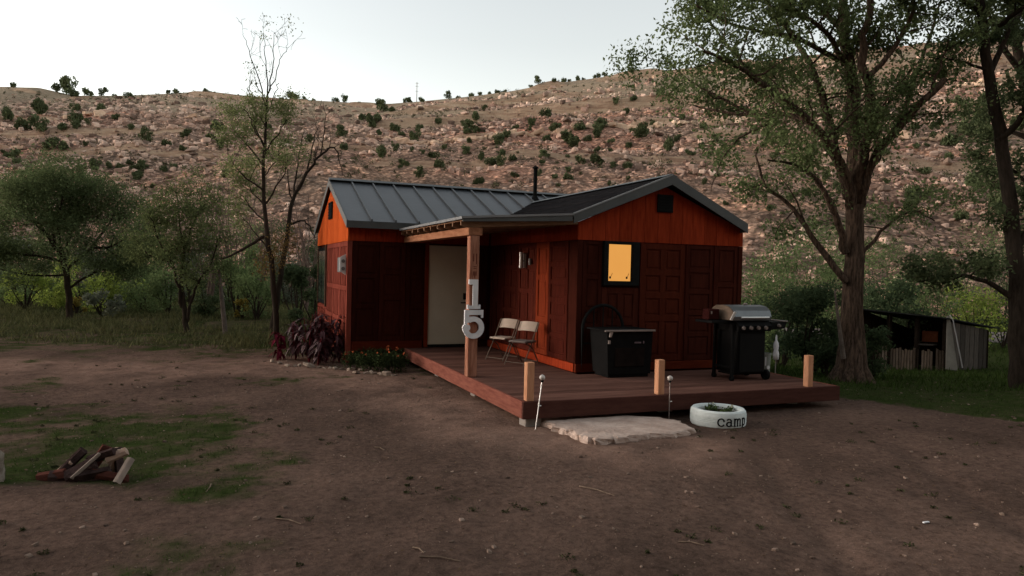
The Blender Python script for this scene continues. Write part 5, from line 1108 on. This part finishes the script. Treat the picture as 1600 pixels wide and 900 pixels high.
# front palings: short vertical slats
ns = 30; hs_ = SP(1420, 545).z
for k in range(ns):
    if k in (21, 26): continue
    a_, b_ = lerpw(A, Bc, k/ns+.003), lerpw(A, Bc, (k+1)/ns-.006); jz = RN.uniform(-.08, .03); link('paling', wallquad(a_, b_, hs_+jz, hs_+jz+RN.uniform(-.03, .03), .022), mat('paling_wood', (.10, .075, .055), .9, .3, 5, .4, 20, rnd=.5, stretch=(6, 6, 1), col2=(.19, .15, .12), spec=0), sh)
for f_ in (.0, .33, .66, .985): a_ = lerpw(A, Bc, f_)+back.normalized()*.06; link('post', MB().box((a_.x-.05, a_.y-.05, gzS), (a_.x+.05, a_.y+.05, ztl+(zt-ztl)*f_-.06)), sdk, sh)
a_, b_ = lerpw(A, Bc, .68), lerpw(A, Bc, .86); n_ = back.normalized()*.25
link('hanging_board', MB().prism([(a_.x+n_.x, a_.y+n_.y, SP(1440, 535).z), (b_.x+n_.x, b_.y+n_.y, SP(1440, 535).z), (b_.x+n_.x, b_.y+n_.y, SP(1440, 518).z), (a_.x+n_.x, a_.y+n_.y, SP(1440, 518).z)], back.normalized()*.03), mat('rusty_board', (.10, .035, .018), .8, .3, 5), sh)
link('counter', MB().prism([(a_.x, a_.y, hs_+.10), (b_.x, b_.y, hs_+.10), (b_.x+n_.x, b_.y+n_.y, hs_+.10), (a_.x+n_.x, a_.y+n_.y, hs_+.10)], (0, 0, .04)), gw, sh)
# roof planks
o_ = (A-Bc).normalized(); k_ = back.normalized(); P = [Bc-k_*.35-o_*.15, Cc+k_*.35-o_*.15]
npk = 8
for k in range(npk):
    f0, f1 = k/npk, (k+1)/npk; W_ = (A-Bc)+o_*.5
    a_ = P[0]+W_*f0; b_ = P[0]+W_*(f1-.004); c_ = P[1]+W_*(f1-.004); d_ = P[1]+W_*f0; z_ = lambda f, base: base+(ztl-zt)*f
    link('roof_sheet', MB().prism([(a_.x, a_.y, z_(f0, zt)+.03), (b_.x, b_.y, z_(f1, zt)+.03), (c_.x, c_.y, z_(f1, ztr)-.02), (d_.x, d_.y, z_(f0, ztr)-.02)], (0, 0, -.035)), mat('old_roof_iron', (.032, .034, .034), .7, .4, 4, .3, 20, rnd=.3), sh)
# leaning boards
a_ = SP(1478, 577, -.35); a2 = SP(1497, 579, -.25); top = SP(1484, 494, -.02); top1 = SP(1480, 494, -.04)
o = link('leaning_board', MB().prism([a_, a2, top, top1], (.02, .03, 0)), mat('pale_grey_board', (.20, .19, .165), .8, .15, 4)); tag(o, 'pale triangular board leaning on the corner of the shed', 'board')
o = link('metal_pipe', MB().tube([SP(1504, 575, -.3), SP(1489, 500, -.1), SP(1484, 492, -.05)], .018, 6), mat('grey_pipe', (.30, .30, .30), .4, .1, 5)); tag(o, 'thin pale pipe leaning against the shed beside the pale board', 'pipe')
# gravel road beyond
m = MB(); P = []
for u_ in np.arange(2, 60, 2.0):
    for v_ in (31.0, 37.5):
        x_, y_ = xy(u_, v_+.05*u_); P.append((x_, y_, Z(x_, y_)+.03))
m.add(P, [(i, i+1, i+3, i+2) for i in range(0, len(P)-2, 2)]); o = link('road', m, mat('road_gravel', (.17, .145, .135), .95, .2, 2, .4, 20)); tag(o, 'pale gravel road passing behind the trees at right', None, kind='structure')
# =============================================================== GRASS AND GROUND LITTER (stuff)
def blades(n, box, hmin, hmax, width, maskf, name, mm, label, cat, thr=.25, lean=.5):
    u_ = rg.uniform(box[0], box[1], n); v_ = box[2]*(box[3]/box[2])**rg.uniform(0, 1, n); x_ = u_*cY+v_*sY; y_ = -u_*sY+v_*cY
    g_ = maskf(x_, y_); inside = ((x_ > Xl-.02) & (y_ > Yw-.05) & (x_ < X2) & (y_ < Y2)) | ((x_ > DX0-.03) & (x_ < DX1+.03) & (y_ > DY0-.03) & (y_ < Yw))
    k = (g_ > thr*rg.uniform(.3, 2.2, n)) & ~inside & (np.abs(u_) < v_*.80+.5); x_, y_, g_ = x_[k], y_[k], g_[k]; n = len(x_); z_ = ground_z(x_, y_)-.01
    h_ = rg.uniform(hmin, hmax, n)*(.4+.6*g_); a_ = rg.uniform(0, 6.28, n); ln = rg.normal(0, lean, (n, 2))*h_[:, None]; w_ = width*rg.uniform(.6, 1.3, n)*(1+uv(x_, y_)[1]*.03)
    dx, dy = np.cos(a_)*w_, np.sin(a_)*w_
    V = np.stack([np.stack([x_-dx, y_-dy, z_], -1), np.stack([x_+dx, y_+dy, z_], -1), np.stack([x_+ln[:, 0], y_+ln[:, 1], z_+h_], -1)], 1).reshape(-1, 3)
    o = bpy.data.objects.new(name, np_mesh(name, V, np.arange(3*n).reshape(n, 3))); COL.objects.link(o); o.data.materials.append(mm); tag(o, label, cat, kind='stuff'); return o
gm1 = mat('grass_blade', (.022, .040, .010), .9, .3, 2, island=.35, col2=(.050, .075, .020), world=True, trans=.2); gm2 = mat('dry_grass_blade', (.050, .062, .024), .9, .3, 1, island=.4, col2=(.12, .115, .05), spec=.1, world=True, trans=.2)
blades(260000, (-12, 12, 3.6, 17), .015, .05, .004, green_mask, 'grass', gm1, 'short dark green lawn grass in patches', 'grass')
blades(70000, (-26, 3, 14, 30), .08, .34, .010, lambda x, y: ss(14.5, 17.5, uv(x, y)[1]+(uv(x, y)[0]+8)*.1)*(.5+fbm(x*.8, y*.8, 3, 7)*2), 'weeds', gm2, 'tall dull green weeds along the back of the yard', 'weeds', .3)
blades(26000, (3, 26, 12, 34), .06, .22, .010, lambda x, y: np.ones_like(x)*.7, 'rough_grass', gm1, 'rough grass around the shed', 'grass')
blades(16000, (-8, 9, 3.6, 14), .008, .03, .003, lambda x, y: ss(.05, .4, fbm(x*2.2, y*2.2, 3, 33)+.15), 'dry_grass', gm2, 'thin dry grass scattered over the dirt', 'grass', .4, 1.2)
n = 9000; u_ = rg.uniform(-9, 10, n); v_ = 3.4*(16/3.4)**rg.uniform(0, 1, n); k = (np.abs(u_) < v_*.8+.4); x_, y_ = xy(u_[k], v_[k]); k = ~((x_ > DX0-.05) & (x_ < DX1) & (y_ > DY0-.05)); x_, y_ = x_[k], y_[k]
sz = np.clip(.0035*(1-rg.uniform(0, 1, len(x_)))**-.45, .003, .022); V, Fc = rocks_np(np.stack([x_, y_, ground_z(x_, y_)], -1), sz)
o = bpy.data.objects.new('pebbles', np_mesh('pebbles', V, Fc)); COL.objects.link(o); o.data.materials.append(mat('pebble', (.10, .07, .055), .9, .3, 3, island=.5, col2=(.20, .15, .12), world=True)); tag(o, 'small stones and clods scattered over the dirt yard', 'pebbles', kind='stuff')

n = 7000; u_ = rg.uniform(-9, 10, n); v_ = 3.4*(15/3.4)**rg.uniform(0, 1, n); k = (np.abs(u_) < v_*.8+.4) & (vn(u_*.9, v_*.9, 131) > .35); x_, y_ = xy(u_[k], v_[k]); k = ~((x_ > DX0-.05) & (x_ < DX1) & (y_ > DY0-.05)); x_, y_ = x_[k], y_[k]
V, Fc = leaves(np.stack([x_, y_, ground_z(x_, y_)+.006], -1), .022, .0, .5, .6); V[:, 2] = (V[:, 2]-np.repeat(ground_z(x_, y_)+.006, 4))*.35+np.repeat(ground_z(x_, y_)+.008, 4)
o = bpy.data.objects.new('leaf_litter', np_mesh('leaf_litter', V, Fc)); COL.objects.link(o); o.data.materials.append(mat('dead_leaf', (.035, .022, .014), .9, .3, .7, island=.5, col2=(.15, .10, .06), world=True)); tag(o, 'small dead leaves and bark bits strewn over the dirt', 'leaf litter', kind='stuff')

n = 420; u_ = rg.uniform(-8, 9, n); v_ = 3.6*(13.5/3.6)**rg.uniform(0, 1, n); x_, y_ = xy(u_, v_); k = ~((x_ > DX0-.1) & (x_ < DX1+.1) & (y_ > DY0-.1)) & (vn(x_*.8, y_*.8, 161) > .38); x_, y_ = x_[k], y_[k]
C = clumps(np.stack([x_, y_, ground_z(x_, y_)+.01], -1), rg.uniform(.02, .075, len(x_)), 26, .35, .6); V, Fc = leaves(C, .028, .6, .3)
o = bpy.data.objects.new('weed_tufts', np_mesh('weed_tufts', V, Fc)); COL.objects.link(o); o.data.materials.append(mat('tuft_leaf', (.022, .028, .012), .9, .3, 1, island=.4, col2=(.055, .055, .028), world=True)); tag(o, 'tiny dark weed tufts dotted over the dirt yard', 'weeds', kind='stuff')
# ---- give look-alikes their place in the row
byl = {}
for o in COL.objects:
    if o.parent is None and o.get('label') and o.get('category'): byl.setdefault(o['label'], []).append(o)
ORD = ['leftmost', 'second from left', 'third from left', 'fourth from left', 'fifth from left', 'sixth from left', 'seventh from left', 'eighth from left', 'ninth from left', 'tenth from left', 'eleventh from left', 'twelfth from left', 'thirteenth from left', 'fourteenth from left', 'fifteenth from left']
for l, L_ in byl.items():
    if len(L_) < 2: continue
    L_.sort(key=lambda o: uv(o.location.x, o.location.y)[0]/max(.1, uv(o.location.x, o.location.y)[1]) if o.location.length > .01 else uv(*(sum((Vector(c) for c in o.bound_box), Vector())/8).xy)[0])
    for k, o in enumerate(L_):
        if k < len(ORD) and len(L_) <= len(ORD): o['label'] = l+', '+ORD[k]
